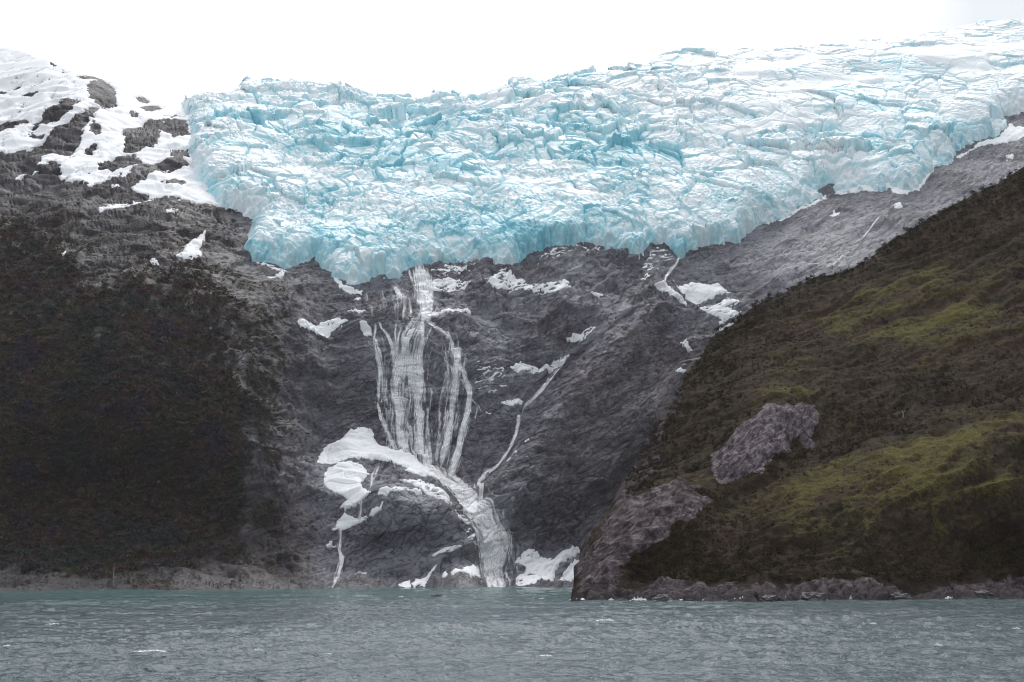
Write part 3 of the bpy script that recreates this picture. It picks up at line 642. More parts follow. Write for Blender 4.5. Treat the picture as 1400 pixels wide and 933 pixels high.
SNOW = [  # outline, thickness, speckle, label
 ([(134, 290), (160, 284), (192, 281), (205, 276), (216, 278), (189, 287), (150, 291), (137, 294)], 1.8, 0, 'long thin snow band slanting below the snowfield at left'),
 ([(240, 355), (252, 348), (250, 336), (261, 331), (272, 325), (280, 321), (280, 327), (268, 347), (276, 350), (274, 358), (254, 356)], 2.2, 0, 'bird shaped snow patch above the dark forest at left'),
 ([(205, 361), (212, 358), (220, 364), (208, 365)], 1.5, 0, 'tiny snow dot at the forest edge left of the bird shaped patch'),
 ([(84, 349), (90, 347), (93, 352), (85, 352)], 1.5, 0, 'small snow speck among dark shrubs on the far left slope'),
 ([(153, 260), (160, 258), (167, 263), (158, 264)], 1.5, 0, 'small snow spot just under the snowfield edge at left'),
 ([(226, 294), (232, 293), (243, 292), (236, 297), (228, 298)], 1.0, 0, 'faint snow streak on the brown rock above the bird shaped patch'),
 ([(350, 362), (365, 364), (390, 376), (393, 381), (374, 375)], 1.4, .25, 'speckled snow streak under the glacier toe at its left end'),
 ([(365, 380), (387, 380), (387, 384), (370, 384)], 1.4, 0, 'thin snow dash on rock below the left glacier toe'),
 ([(398, 456), (408, 454), (422, 446), (444, 438), (464, 436), (476, 443), (455, 446), (450, 458), (422, 466), (405, 464)], 2.4, 0, 'wing shaped snow patch on a ledge left of the waterfall'),
 ([(472, 428), (486, 430), (500, 433), (491, 436), (476, 432)], 1.5, 0, 'thin snow dash above the wing shaped patch beside the falls'),
 ([(489, 447), (500, 450), (511, 456), (510, 462), (499, 460)], 1.7, 0, 'short snow wedge touching the left strand of the waterfall'),
 ([(455, 385), (472, 395), (496, 399), (494, 404), (475, 403), (462, 397)], 1.8, 0, 'curved snow strip tucked under the lowest glacier toe'),
 ([(483, 412), (492, 409), (490, 414)], 1.3, 0, 'tiny snow flake below the curved strip under the glacier toe'),
 ([(584, 388), (611, 384), (631, 387), (646, 392), (622, 400), (606, 403), (590, 399)], 1.5, .30, 'speckled snow patch right of the top of the waterfall'),
 ([(590, 376), (612, 371), (640, 371), (655, 366), (640, 376), (600, 381)], 1.2, .42, 'thin broken snow streaks between glacier toe and waterfall top'),
 ([(661, 391), (685, 378), (715, 384), (722, 391), (739, 396), (772, 389), (781, 400), (766, 405), (739, 405), (709, 401), (679, 402)], 1.5, .30, 'widest speckled snow patch under the middle of the glacier'),
 ([(592, 433), (617, 428), (639, 422), (644, 426), (622, 432), (603, 436), (586, 437)], 1.6, .05, 'slender snow streak running right from the upper chute'),
 ([(776, 460), (790, 450), (808, 446), (815, 449), (800, 458)], 1.4, .32, 'speckled snow streak at the head of the thin stream'),
 ([(694, 508), (709, 497), (730, 500), (751, 496), (760, 488), (780, 481), (773, 489), (757, 498), (742, 507), (709, 511)], 1.7, .12, 'tapering snow streak beside the thin stream right of the falls'),
 ([(685, 553), (694, 547), (709, 547), (721, 551), (700, 559)], 1.8, 0, 'small lens shaped snow patch alone between falls and thin stream'),
 ([(660, 519), (673, 517), (683, 518), (673, 522)], 1.3, .1, 'small flat snow dash right of the waterfall strands'),
 ([(650, 500), (664, 496), (684, 498), (690, 520), (700, 530), (660, 545), (648, 530)], 1.1, .62, 'scatter of snow crumbs on dark rock right of the falls'),
 ([(664, 568), (673, 571), (668, 572)], 1.3, 0, 'tiny snow chip below the small lens shaped patch'),
 ([(804, 407), (818, 405), (830, 407), (817, 410)], 1.3, 0, 'thin snow dash alone on the slab under the right glacier lobe'),
 ([(920, 390), (926, 396), (940, 392), (955, 389), (985, 393), (998, 401), (967, 412), (955, 414), (954, 421), (940, 414), (931, 406)], 2.2, 0, 'largest of three snow patches on the ledge beside the right hill'),
 ([(890, 411), (901, 405), (910, 401), (925, 407), (941, 421), (925, 417), (910, 413)], 2.0, 0, 'left wedge of three snow patches on the ledge beside the right hill'),
 ([(954, 426), (964, 421), (973, 423), (994, 411), (1008, 415), (1008, 420), (997, 424), (1007, 430), (1003, 438), (988, 440), (973, 435), (965, 431)], 2.0, .08, 'lowest of three snow patches touching the right hill trees'),
 ([(982, 442), (1000, 436), (1012, 428), (1018, 433), (1000, 450), (985, 456)], 1.2, .5, 'broken snow crumbs along the ridge trees of the right hill'),
 ([(930, 471), (937, 469), (940, 479), (946, 484), (940, 483), (934, 477)], 1.6, 0, 'hook shaped snow fleck on brown rock near the right hill'),
 ([(918, 519), (925, 514), (928, 519), (938, 517), (935, 522), (921, 523)], 1.6, 0, 'small forked snow fleck low beside the right hill edge'),
 ([(873, 393), (883, 385), (885, 393), (878, 397)], 1.4, .15, 'small snow tuft below the right glacier lobe'),
 ([(876, 372), (890, 350), (905, 346), (925, 358), (910, 370), (890, 380)], 1.1, .55, 'scattered snow crumbs between two right toes of the glacier'),
 ([(735, 356), (760, 348), (800, 341), (828, 344), (800, 352), (760, 362), (735, 366)], 1.1, .58, 'faint broken snow streaks under the central glacier edge'),
 ([(433, 634), (443, 610), (464, 606), (484, 596), (495, 591), (507, 595), (512, 605), (521, 609), (539, 613), (556, 624), (573, 632), (592, 644), (602, 658), (578, 658), (551, 656), (557, 644), (545, 639), (517, 634), (484, 635), (456, 639)], 3.6, 0, 'biggest arched snow bank at the foot of the main waterfall'),
 ([(442, 655), (464, 640), (486, 642), (500, 647), (507, 656), (495, 666), (496, 677), (510, 690), (486, 698), (464, 697), (476, 688), (456, 681), (442, 671)], 2.8, 0, 'snow apron hanging below the left end of the arched bank'),
 ([(545, 667), (567, 666), (595, 673), (609, 683), (619, 694), (606, 699), (578, 688), (573, 680)], 2.0, .18, 'ragged snow patch between arched bank and lower cascade'),
 ([(517, 690), (539, 680), (553, 677), (570, 682), (574, 687), (553, 682), (539, 685), (520, 693)], 1.4, .18, 'thin curved snow line above the rock knob by the shore'),
 ([(446, 731), (460, 724), (460, 716), (472, 705), (489, 713), (506, 711), (525, 701), (524, 706), (498, 716), (481, 723), (465, 727)], 2.0, 0, 'snow patch with a long tail above the little left stream'),
 ([(444, 751), (452, 743), (460, 751), (447, 753)], 1.6, 0, 'small round snow lump beside the little left stream'),
 ([(486, 791), (500, 788), (499, 792), (488, 794)], 1.3, 0, 'small snow dash low on the shore rock knob'),
 ([(590, 766), (598, 757), (615, 756), (624, 762), (615, 767), (601, 769)], 1.5, .25, 'speckled snow patch on the knob left of the lower cascade'),
 ([(631, 791), (643, 787), (646, 776), (659, 797), (643, 801), (633, 798)], 1.8, 0, 'pointed snow patch at the waterline left of the cascade mouth'),
 ([(562, 799), (578, 791), (596, 781), (586, 794), (581, 802), (566, 802)], 1.6, .05, 'slanting snow tongue at the waterline under the rock knob'),
 ([(544, 799), (560, 796), (562, 802), (546, 802)], 1.5, 0, 'short snow strip at the waterline, leftmost by the knob'),
 ([(602, 797), (608, 793), (612, 798), (606, 800)], 1.4, 0, 'tiny snow lump at the waterline between two tongues'),
 ([(617, 798), (623, 793), (632, 800), (620, 802)], 1.5, 0, 'grey snow hump at the waterline beside the pointed patch'),
 ([(622, 700), (640, 715), (650, 745), (645, 765), (636, 760), (628, 735), (618, 712)], 1.1, .58, 'chain of snow crumbs along the left edge of the lower cascade'),
 ([(704, 768), (715, 755), (727, 753), (742, 764), (754, 770), (772, 755), (790, 742), (799, 742), (798, 749), (778, 770), (759, 784), (756, 799), (709, 801), (705, 790), (718, 782), (721, 776)], 2.8, .04, 'big snow tongue at the shore right of the cascade mouth'),
 ([(770, 791), (778, 779), (787, 767), (793, 763), (791, 782), (801, 795), (784, 798), (759, 799)], 2.4, 0, 'triangular snow patch at the shore against the right headland'),
 ([(694, 630), (706, 622), (720, 617), (718, 623), (700, 632), (690, 640)], 1.2, .4, 'snow flecks on brown rock beside the thin stream foot'),
 ([(1142, 264), (1145, 252), (1170, 250), (1190, 248), (1215, 251), (1217, 258), (1206, 267), (1178, 262)], 4.0, 0, 'smooth snow shelf at the right glacier margin over the ramp'),
 ([(1216, 260), (1235, 255), (1255, 244), (1276, 239), (1256, 261), (1240, 268), (1233, 272), (1220, 268)], 4.0, 0, 'snow lobe beside the smooth shelf on the right glacier margin'),
 ([(1305, 215), (1330, 205), (1336, 199), (1364, 189), (1381, 172), (1402, 177), (1402, 189), (1365, 198), (1338, 204), (1310, 217)], 3.5, 0, 'long snow rim along the glacier margin at far right'),
 ([(1060, 305), (1080, 294), (1113, 278), (1129, 265), (1131, 269), (1113, 283), (1080, 299)], 2.5, .05, 'narrow snow rim under the glacier beside the dark notch'),
 ([(1135, 294), (1140, 289), (1148, 291), (1142, 296)], 1.5, 0, 'small snow blot on the upper middle of the grey ramp'),
 ([(1221, 285), (1230, 281), (1232, 286), (1224, 288)], 1.5, 0, 'small snow blot on the ramp below the snow lobe'),
 ([(1374, 214), (1385, 211), (1385, 216), (1377, 217)], 1.4, 0, 'small snow blot near the top right of the ramp'),
]
for poly, T, sp, lab in SNOW:
    snow_sheet('snow_patch', [poly], lab, 'snow patches on the rock', T=T * .9, speck=sp)

# ------------------------------------------------------------------ waterfalls: sheets of white water on the rock
def path_of(pts, step=.8):
    A = np.array(pts, float)
    seg = np.r_[0, np.cumsum(np.linalg.norm(np.diff(A[:, :2], axis=0), axis=1))]
    n = max(6, int(seg[-1] / step)); s = np.linspace(0, seg[-1], n)
    cu, cv, w = (np.interp(s, seg, A[:, k]) for k in range(3))
    for _ in range(6):
        for a in (cu, cv, w): a[1:-1] = .25 * a[:-2] + .5 * a[1:-1] + .25 * a[2:]
    return s, cu, cv, w

def strand(name, parent, pts, dens=.62):
    """white water draped on the rock along a path; its cover thins outwards and breaks into threads"""
    s, cu, cv, w = path_of(pts, .7); n = len(s)
    W = w * 1.9 + 2; m = int(max(9, W.max() / .5)) | 1; t = np.linspace(-1, 1, m)
    tu, tv = np.gradient(cu), np.gradient(cv); L = np.hypot(tu, tv) + 1e-9; nu, nv = -tv / L, tu / L
    d = t[None] * W[:, None] * .5; S_ = np.repeat(s[:, None], m, 1); z = np.zeros_like(d) + rng.rand() * 90
    U = cu[:, None] + nu[:, None] * d; V = cv[:, None] + nv[:, None] * d
    x = d + 2.6 * perlin(np.stack([d / 15, S_ / 32, z], -1)) + .9 * perlin(np.stack([d / 5, S_ / 13, z + 5], -1))
    nz = .50 * perlin(np.stack([x / 1.9, S_ / 24, z], -1)) + .55 * perlin(np.stack([x / 5.0, S_ / 46, z + 9], -1)) + .30 * perlin(np.stack([x / 1.5, S_ / 7, z + 3], -1)) + .25 * perlin(np.stack([x / 9, S_ / 14, z + 7], -1))
    r = np.abs(d) / (w[:, None] * .5 + .4); pw = 2.4 if name == 'cascade' else 2.0
    env = dens * np.exp(-.95 * r ** pw)
    ends = sst(0, 12 if w.max() > 9 else 5, np.minimum(s, s[-1] - s))
    al = sst(.30, .80, (env + .62 * nz) * (.45 + .55 * ends[:, None])) * sst(.02, .10, env) * min(1, .45 + .6 * dens)
    P, N, c, f = back_surface(U, V, True)
    Q3 = P + N * (c + f * .85 + 1.7)[..., None]
    al = al * sst(1.0, .86, np.abs(t))[None]
    along = np.r_[0, np.cumsum(np.linalg.norm(np.diff(Q3[:, m // 2], axis=0), axis=1))]
    flow = np.stack([x, np.repeat(along[:, None], m, 1), al], -1)
    return mesh_obj(name, Q3.reshape(-1, 3), grid_quads(n, m, al > .01), M_FALL, dict(flow=flow.reshape(-1, 3)), parent=parent, origin=np.zeros(3))

def fall(name, label, cat, strands, group=None):
    root = empty(name, (0, 0, 0)); tag(root, label, cat, group)
    for nm, d, pts in strands: strand(nm, root, pts, d)
    # put the root at the fall's foot
    low = min((np.array(v.co) for c in root.children for v in c.data.vertices), key=lambda p: p[2])
    root.location = low
    for c in root.children: c.location = -low
    return root

fall('waterfall', 'tall white waterfall dropping from the glacier toe in branching veils to the fjord', 'waterfall', [
    ('upper_chute', 1.05, [(574, 368, 17), (578, 396, 22), (583, 418, 24), (581, 432, 18), (575, 452, 18)]),
    ('side_chute', .60, [(557, 374, 7), (561, 388, 7), (569, 402, 6), (574, 424, 6)]),
    ('side_chute', .78, [(537, 388, 9), (546, 410, 17), (552, 430, 21), (551, 450, 18)]),
    ('side_chute', .46, [(517, 394, 12), (521, 415, 15), (526, 444, 14)]),
    ('side_chute', .42, [(500, 400, 12), (503, 420, 12), (509, 448, 11)]),
    ('veil', .61, [(577, 444, 22), (570, 456, 38), (563, 470, 52), (560, 490, 58), (558, 515, 62), (557, 550, 62), (556, 585, 60), (560, 612, 54), (572, 640, 36)]),
    ('veil_core', .92, [(575, 448, 11), (573, 480, 13), (572, 510, 16), (572, 550, 15), (572, 590, 15), (578, 634, 14)]),
    ('veil_core', .86, [(566, 456, 7), (553, 478, 9), (545, 500, 15), (541, 525, 17), (542, 560, 13), (545, 592, 12), (556, 622, 11)]),
    ('veil_core', .80, [(562, 482, 26), (557, 494, 36), (556, 504, 38), (556, 520, 34)]),
    ('strand', .74, [(514, 449, 5), (511, 468, 6), (513, 485, 6), (519, 505, 6), (518, 530, 5), (516, 560, 5), (519, 580, 6), (530, 600, 8), (545, 617, 9)]),
    ('strand', .62, [(517, 449, 4), (528, 462, 5), (536, 478, 5), (538, 494, 6), (541, 512, 6)]),
    ('strand', .55, [(541, 444, 5), (540, 462, 5), (542, 484, 6)]),
    ('left_veil', .48, [(512, 456, 10), (517, 480, 20), (524, 515, 24), (526, 555, 22), (530, 590, 20), (542, 618, 14)]),
    ('strand', .92, [(580, 448, 6), (592, 453, 6), (606, 460, 8), (617, 468, 9), (623, 482, 11), (622, 502, 10), (630, 512, 7), (637, 527, 8), (641, 546, 9), (639, 571, 9), (632, 597, 10), (626, 622, 10), (614, 648, 9)]),
    ('strand', .82, [(621, 498, 10), (621, 520, 11), (619, 545, 13), (616, 565, 13), (611, 596, 12), (604, 634, 10)]),
    ('strand', .58, [(609, 498, 7), (607, 530, 8), (602, 560, 8), (600, 599, 9), (597, 632, 8)]),
    ('strand', .62, [(641, 545, 2.5), (653, 557, 2.5), (660, 572, 2)]),
    ('right_veil', .52, [(600, 456, 12), (614, 475, 24), (620, 500, 34), (622, 530, 44), (620, 570, 48), (613, 610, 42), (604, 642, 28)]),
    ('strand', .55, [(584, 556, 5), (583, 590, 6), (586, 615, 5), (592, 642, 5)]),
    ('cascade', .98, [(576, 622, 12), (588, 640, 16), (602, 652, 20), (618, 664, 25), (639, 685, 29), (657, 708, 32), (669, 728, 41), (676, 744, 47), (676, 760, 42), (673, 778, 33), (678, 792, 36), (685, 807, 43)]),
    ('cascade_edge', .50, [(592, 634, 24), (620, 660, 48), (645, 690, 56), (670, 728, 72), (677, 752, 74), (678, 780, 60), (686, 806, 64)]),
    ('side_run', .60, [(614, 638, 9), (628, 652, 9), (642, 668, 10), (654, 688, 10)]),
    ('side_run', .66, [(632, 694, 4), (638, 714, 5), (646, 736, 6), (650, 754, 8)]),
])
fall('stream', 'thin white stream curving down bare rock right of the big waterfall', 'stream', [
    ('upper_run', .82, [(779, 482, 2.4), (766, 497, 3), (748, 521, 4), (733, 539, 4.4), (716, 556, 4), (709, 570, 4)]),
    ('side_run', .60, [(773, 488, 2.5), (757, 505, 3), (742, 525, 3), (728, 542, 3)]),
    ('middle_run', .86, [(711, 564, 4), (705, 593, 4.5), (695, 615, 5), (682, 627, 6), (667, 635, 7)]),
    ('lower_run', .82, [(671, 631, 7), (657, 646, 8), (654, 662, 8), (658, 690, 9)])])
fall('stream', 'little stream falling beside snow lumps to the water at the left shore knob', 'stream', [
    ('upper_run', .46, [(516, 635, 8), (512, 655, 10), (510, 688, 10)]), ('middle_run', .66, [(497, 694, 5), (494, 708, 6), (491, 721, 6)]),
    ('lower_run', .74, [(467, 724, 6), (464, 745, 6), (463, 758, 6), (465, 776, 8), (460, 792, 7), (456, 806, 7)])])
fall('stream', 'thread of meltwater dropping from the right glacier toe to the three snow patches', 'stream', [
    ('run', .92, [(928, 354, 3), (924, 368, 3), (914, 378, 3), (908, 389, 3), (904, 406, 3)])])
fall('stream', 'hair thin white rivulet crossing the pale grey ramp above the right hill', 'stream', [
    ('upper_run', .70, [(1204, 296, 2), (1190, 312, 2), (1178, 326, 2)]), ('lower_run', .72, [(1153, 348, 2), (1146, 360, 2.4), (1136, 372, 3)])])

# ------------------------------------------------------------------ woodland
def clump(n, w, h, seed, leaf=1.0):
    r = np.random.RandomState(seed)
    k = r.randint(3, 6); cs = r.normal(size=(k, 3)) * np.array([.28 * w, .28 * w, .16 * h]) + np.array([0, 0, .58 * h])
    rad = r.uniform(.28, .46, k) * w
    which = r.randint(0, k, n); d = r.normal(size=(n, 3)); d /= np.linalg.norm(d, axis=1)[:, None]
    c = cs[which] + d * (rad[which] * r.uniform(.7, 1.05, n))[:, None] * np.array([1, 1, .8])
    c[:, 2] = np.maximum(c[:, 2], .05 * h)
    nn = d + .55 * r.normal(size=(n, 3)); nn /= np.linalg.norm(nn, axis=1)[:, None]
    a = np.cross(nn, r.normal(size=(n, 3))); a /= np.linalg.norm(a, axis=1)[:, None]; b = np.cross(nn, a)
    sz = leaf * r.uniform(.5, 1.1, n)[:, None]
    V = np.stack([c - a * sz - b * sz * .6, c + a * sz * .8 - b * sz * .7, c + a * sz + b * sz * .6, c - a * sz * .7 + b * sz * .8], 1)
    return V.reshape(-1, 3)

PAL_L = 1.3 * np.array([(.052, .062, .048), (.048, .055, .058), (.086, .062, .060), (.064, .072, .042), (.100, .064, .056), (.058, .053, .068)])
PAL_R = np.array([(.034, .032, .015), (.029, .027, .015), (.056, .036, .024), (.054, .051, .016), (.048, .043, .017), (.042, .030, .022)])

def wood(name, label, cat, sample, pal, nleaf, hrange, pn):
    P, size, tone = sample
    protos = [clump(nleaf, 1.0, 1.0, 100 + k, leaf=.115) for k in range(8)]
    Vs, Ts = [], []
    ids = rng.randint(0, 8, len(P)); ang = rng.rand(len(P)) * 6.283
    for k in range(8):
        s = ids == k
        if not s.any(): continue
        B = protos[k]; c, sn = np.cos(ang[s]), np.sin(ang[s])
        w = size[s] * rng.uniform(.75, 1.25, s.sum()); h = size[s]
        X = (B[None, :, 0] * c[:, None] - B[None, :, 1] * sn[:, None]) * w[:, None]
        Y = (B[None, :, 0] * sn[:, None] + B[None, :, 1] * c[:, None]) * w[:, None]
        Z = B[None, :, 2] * h[:, None] - .12 * h[:, None]
        Vs.append((np.stack([X, Y, Z], -1) + P[s][:, None]).reshape(-1, 3)); Ts.append(np.repeat(tone[s], len(B), 0))
    V = np.concatenate(Vs); T = np.concatenate(Ts); Q = np.arange(len(V)).reshape(-1, 4)
    o = mesh_obj(name, V, Q, M_FOL, dict(tint=T), smooth=False)
    tag(o, label, cat, kind='stuff'); return o

def tones(P, pal, sc=70.0):
    n = 1.3 * fbm(P / sc, 3) + .16 * rng.normal(size=len(P))
    i = np.clip(((n + .9) / 1.8 * len(pal)).astype(int), 0, len(pal) - 1)
    return pal[i] * rng.uniform(.7, 1.35, len(P))[:, None]

u = rng.uniform(-120, 430, 24000); v = rng.uniform(285, 806, 24000)
sd = sdf(FOREST_L, u, v)
P = back_surface(u, v)
nz = fbm(P / 45.0, 4)
nz2 = fbm(P / 130.0 + 4, 2)
keep = (sd + 34 * nz + 30 * nz2 - 6 > rng.uniform(-22, 22, len(u))) & (P[:, 2] > 3)
keep |= (u > 300) & (u < 330 + 100 * rng.rand(len(u))) & (v > 390) & (nz > -.05) & (rng.rand(len(u)) < .35) & (P[:, 2] > 12)
keep |= (sst(230, 300, v) * sst(330, 250, u) * (nz > .18) * (rng.rand(len(u)) < .5)) > 0
P = P[keep]; sz = rng.uniform(3.5, 8.5, len(P)) * np.where(sd[keep] > 0, 1, .6)
wood('forest', 'dark beech forest covering the steep slope on the left', 'forest', (P, sz, tones(P, PAL_L)), PAL_L, 46, None, 0)

u = rng.uniform(860, 1540, 52000); v = rng.uniform(160, 815, 52000)
inside = v > interp(RIDGE, u) + 1
u, v = u[inside], v[inside]
P, N, nz, rid, rock, fl = hill_surface(u, v, True)
moss = moss_field(u, v, rid, nz)
far = np.clip((P[:, 1] - 850) / 600, 0, 1)
keep = (rock < .35) & (P[:, 2] > 9) & (moss + .22 * rng.normal(size=len(u)) < .20) & (rng.rand(len(u)) < .8)
P = P[keep]; sz = rng.uniform(1.5, 4.2, len(P)) * (1 + .25 * far[keep]) * np.where(moss[keep] > .1, .6, 1)
wood('shrubland', 'dark shrubs and low beech wood mottling the green hill on the right', 'shrubs', (P, sz, tones(P, PAL_R, 40.0)), PAL_R, 40, None, 0)

# trees that stand out on the crest of the right hill
def prism_tube(pts, r0, r1, k=6):
    pts = np.array(pts, float); n = len(pts); V = []
    for i, p in enumerate(pts):
        r = r0 + (r1 - r0) * i / (n - 1)
        for j in range(k):
            a = 2 * math.pi * j / k; V.append(p + np.array([math.cos(a) * r, math.sin(a) * r, 0]))
    Q = [(i * k + j, i * k + (j + 1) % k, (i + 1) * k + (j + 1) % k, (i + 1) * k + j) for i in range(n - 1) for j in range(k)]
    return np.array(V), np.array(Q)

def make_tree(seed):
    root = empty('tree', (0, 0, 0))
    r = np.random.RandomState(seed); h = 8.0
    V, Q = prism_tube([(0, 0, -1), (.1, 0, 1.5), (.35 * r.normal(), .2, 3.5), (.5 * r.normal(), .1, 6)], .28, .08)
    mesh_obj('trunk', V, Q, M_BARK, parent=root, origin=np.zeros(3))
    C = clump(220, 6.0, h, seed + 900, leaf=.42)
    T = np.repeat(np.array([[.020, .022, .014]]) * r.uniform(.8, 1.3), len(C), 0) * np.repeat(r.uniform(.6, 1.4, (len(C) // 4, 1)), 4, 0)
    mesh_obj('crown', C, np.arange(len(C)).reshape(-1, 4), M_FOL, dict(tint=T), smooth=False, parent=root, origin=np.zeros(3))
    return root
protos = [make_tree(k) for k in range(4)]
used_proto = [False] * 4
us = np.concatenate([np.arange(985, 1290, 7.5), np.arange(1300, 1400, 14.0)]); 
for i, uu_ in enumerate(us):
    uu_ = uu_ + rng.uniform(-3, 3); vv = float(interp(RIDGE, uu_)) + rng.uniform(2, 9)
    p = hill_surface(np.array([uu_]), np.array([vv]))[0]
    k = i % 4; src = protos[k]
    if not used_proto[k]: t = src; used_proto[k] = True
    else:
        t = src.copy(); COL.objects.link(t)
        for ch in src.children:
            c = ch.copy(); COL.objects.link(c); c.parent = t
    s = rng.uniform(.65, 1.25); t.location = p; t.rotation_euler = (0, 0, rng.uniform(0, 6.28)); t.scale = (s, s, s * rng.uniform(.8, 1.15))
    tag(t, 'dark wind bent tree standing on the crest of the right hill', 'tree', 'trees along the right ridge')

def dead_tree(u, v, h, label, right):
    p = hill_surface(np.array([u]), np.array([v]))[0] if right else back_surface(np.array([float(u)]), np.array([float(v)]))[0]
    p = p + np.array([0, -3.0, 0])
    root = empty('dead_tree', p); tag(root, label, 'dead tree', 'pale dead trees')
    V, Q = prism_tube([(0, 0, -2), (.1, 0, h * .4), (-.15, .1, h * .75), (.25, 0, h)], .42, .12)
    mesh_obj('trunk', V, Q, M_DEAD, parent=root, origin=np.zeros(3))
    V1, Q1 = prism_tube([(0, 0, h * .5), (1.0, .2, h * .68), (1.5, .1, h * .85)], .16, .05); 
    mesh_obj('limb', V1, Q1, M_DEAD, parent=root, origin=np.zeros(3))
dead_tree(157, 796, 12, 'pale dead trunk standing at the left shore below the dark forest', False)
dead_tree(1234.0, 577.0, 5, 'pale bare trunk standing among dark shrubs right of the rock outcrop', True)

# ------------------------------------------------------------------ water, one sheet to the horizon
def build_water():
    ang = np.concatenate([np.linspace(-180, -26, 60, endpoint=False), np.linspace(-26, 26, 1300), np.linspace(26, 180, 60)[1:]])
    vv = np.concatenate([np.linspace(1500, 970, 60, endpoint=False), np.linspace(970, 815, 760, endpoint=False), np.linspace(815, 800, 90), np.linspace(800, 785.5, 30)[1:]])
    D = np.array([CAMH / max(1e-4, -ray(700.0, x)[1]) for x in vv]); D = np.r_[1.0, 8.0, D[D > 10], 7000.0]
    A = np.radians(ang)
    X = D[:, None] * np.tan(np.clip(A, -.6, .6))[None]; Y = np.repeat(D[:, None], len(A), 1)
    far = np.abs(A) > .6
    X = np.where(far[None], D[:, None] * np.sin(A)[None] / math.cos(.6), X); Y = np.where(far[None], D[:, None] * np.cos(A)[None] / math.cos(.6), Y)
    dD = np.gradient(D)[:, None]
    Z = np.zeros_like(X); r = np.random.RandomState(4)
    patch = .75 + .5 * perlin(np.stack([X / 140, Y / 260, 0 * X], -1))
    for k in range(46):
        L = 2.6 * (1.085 ** k); th = -1.15 + r.normal() * (.75 if L < 12 else .45)           # wind from the right, towards the viewer
        kx, ky = math.cos(th) * 6.283 / L, math.sin(th) * 6.283 / L
        amp = .028 * L ** .62 * (1.0 if L < 14 else .6)
        ph = r.rand() * 6.283
        fade = sst(1.2, 2.6, L / np.maximum(dD, .3)) * .8 + .2 * (L > 6)
        s = np.sin(kx * X + ky * Y + ph + 1.2 * perlin(np.stack([X / (6 * L), Y / (6 * L), 0 * X + k], -1)) if k < 40 else kx * X + ky * Y + ph)
        Z += amp * fade * (1 - 2 * np.abs(s) ** .8 + .15) * .8 if k % 2 else amp * fade * s
    Z = Z * patch * (D < 3000)[:, None]
    P = np.stack([X, Y, Z], -1)
    o = mesh_obj('water', P.reshape(-1, 3), grid_quads(len(D), len(A), flip=True), M_WATER, local=False)
    tag(o, kind='structure')
build_water()

# ------------------------------------------------------------------ whitecaps, surf, a rock awash
def hill_waterline(u):
    v = np.linspace(800, 850, 260); p = hill_surface(np.full(v.shape, float(u)), v)
    k = np.argmax(p[:, 2] < 0.3); return p[k, 0], p[k, 1]

def foam_lump(name, u, v, wpx, hpx, label, cat, group, seed, spikes=False):
    x, y = on_water(u, v)
    if spikes: x, y = hill_waterline(u); y -= 1.5
    w = wpx / F * y; h = hpx / F * y * (.85 if not spikes else 1.1)
    n, m = 40, 14; r = np.random.RandomState(seed)
    s = np.linspace(0, 1, n); t = np.linspace(-1, 1, m)
    S, Tt = np.meshgrid(s, t, indexing='ij')
    X = (S - .5) * w; Yd = Tt * w * .13 + .12 * w * np.sin(S * 5 + seed)
    q = np.stack([X * 3 / max(w, 1) * 3, Yd, 0 * X + seed * 3.1], -1)
    prof = np.sqrt(np.maximum(0, 1 - Tt ** 2)) * np.sin(np.pi * S) ** .5
    Z = h * prof * np.clip(.55 + .9 * fbm(q * 1.3, 3), .05, 1.6) - .12 * h - .1
    if spikes: Z = Z * (1 + .8 * np.maximum(0, perlin(q * 3)))
    X = X + .12 * w * fbm(q * 1.5 + 7, 3); Yd = Yd + .08 * w * fbm(q + 19, 2); Z = Z * np.clip(.6 + 1.2 * perlin(np.stack([S * 7 + seed, Tt * 1.5, 0 * S], -1)), .1, 1.8)
    V = np.stack([X + x, Yd + y, Z + .15], -1)
    return tag(mesh_obj(name, V.reshape(-1, 3), grid_quads(n, m), M_FOAM, origin=np.array([x, y, 0])), label, cat, group)

CAPS = [(10, 884, 11, 4, 'small white breaking crest at the left edge of the water'), (352, 890, 13, 6, 'bright white breaking crest on open water below the left forest'),
        (167, 875, 10, 2, 'faint white crest on the water below the pale dead trunk'), (828, 849, 24, 4, 'long low breaking crest in mid water near the headland'),
        (448, 895, 10, 3, 'small breaking crest right of the bright crest on open water'), (1282, 883, 12, 5, 'bright white breaking crest on open water below the right shore'),
        (1193, 853, 9, 2, 'faint white crest just off the rocky right shore'), (1389, 860, 10, 3, 'small white crest near the right edge of the water'),
        (711, 892, 9, 3, 'small white crest in the middle of the near water'), (748, 897, 18, 2, 'thin foam streak trailing the crest in the middle of the near water'),
        (72, 854, 16, 2, 'thin foam line on the grey water far left'), (206, 891, 40, 2.2, 'long thin foam line on near water at left'), (740, 819, 7, 2, 'tiny white crest off the cascade mouth')]
for i, (a, b, w, h, lab) in enumerate(CAPS): foam_lump('whitecap', a, b, w, h, lab, 'wave crest', 'whitecaps on the water', i)
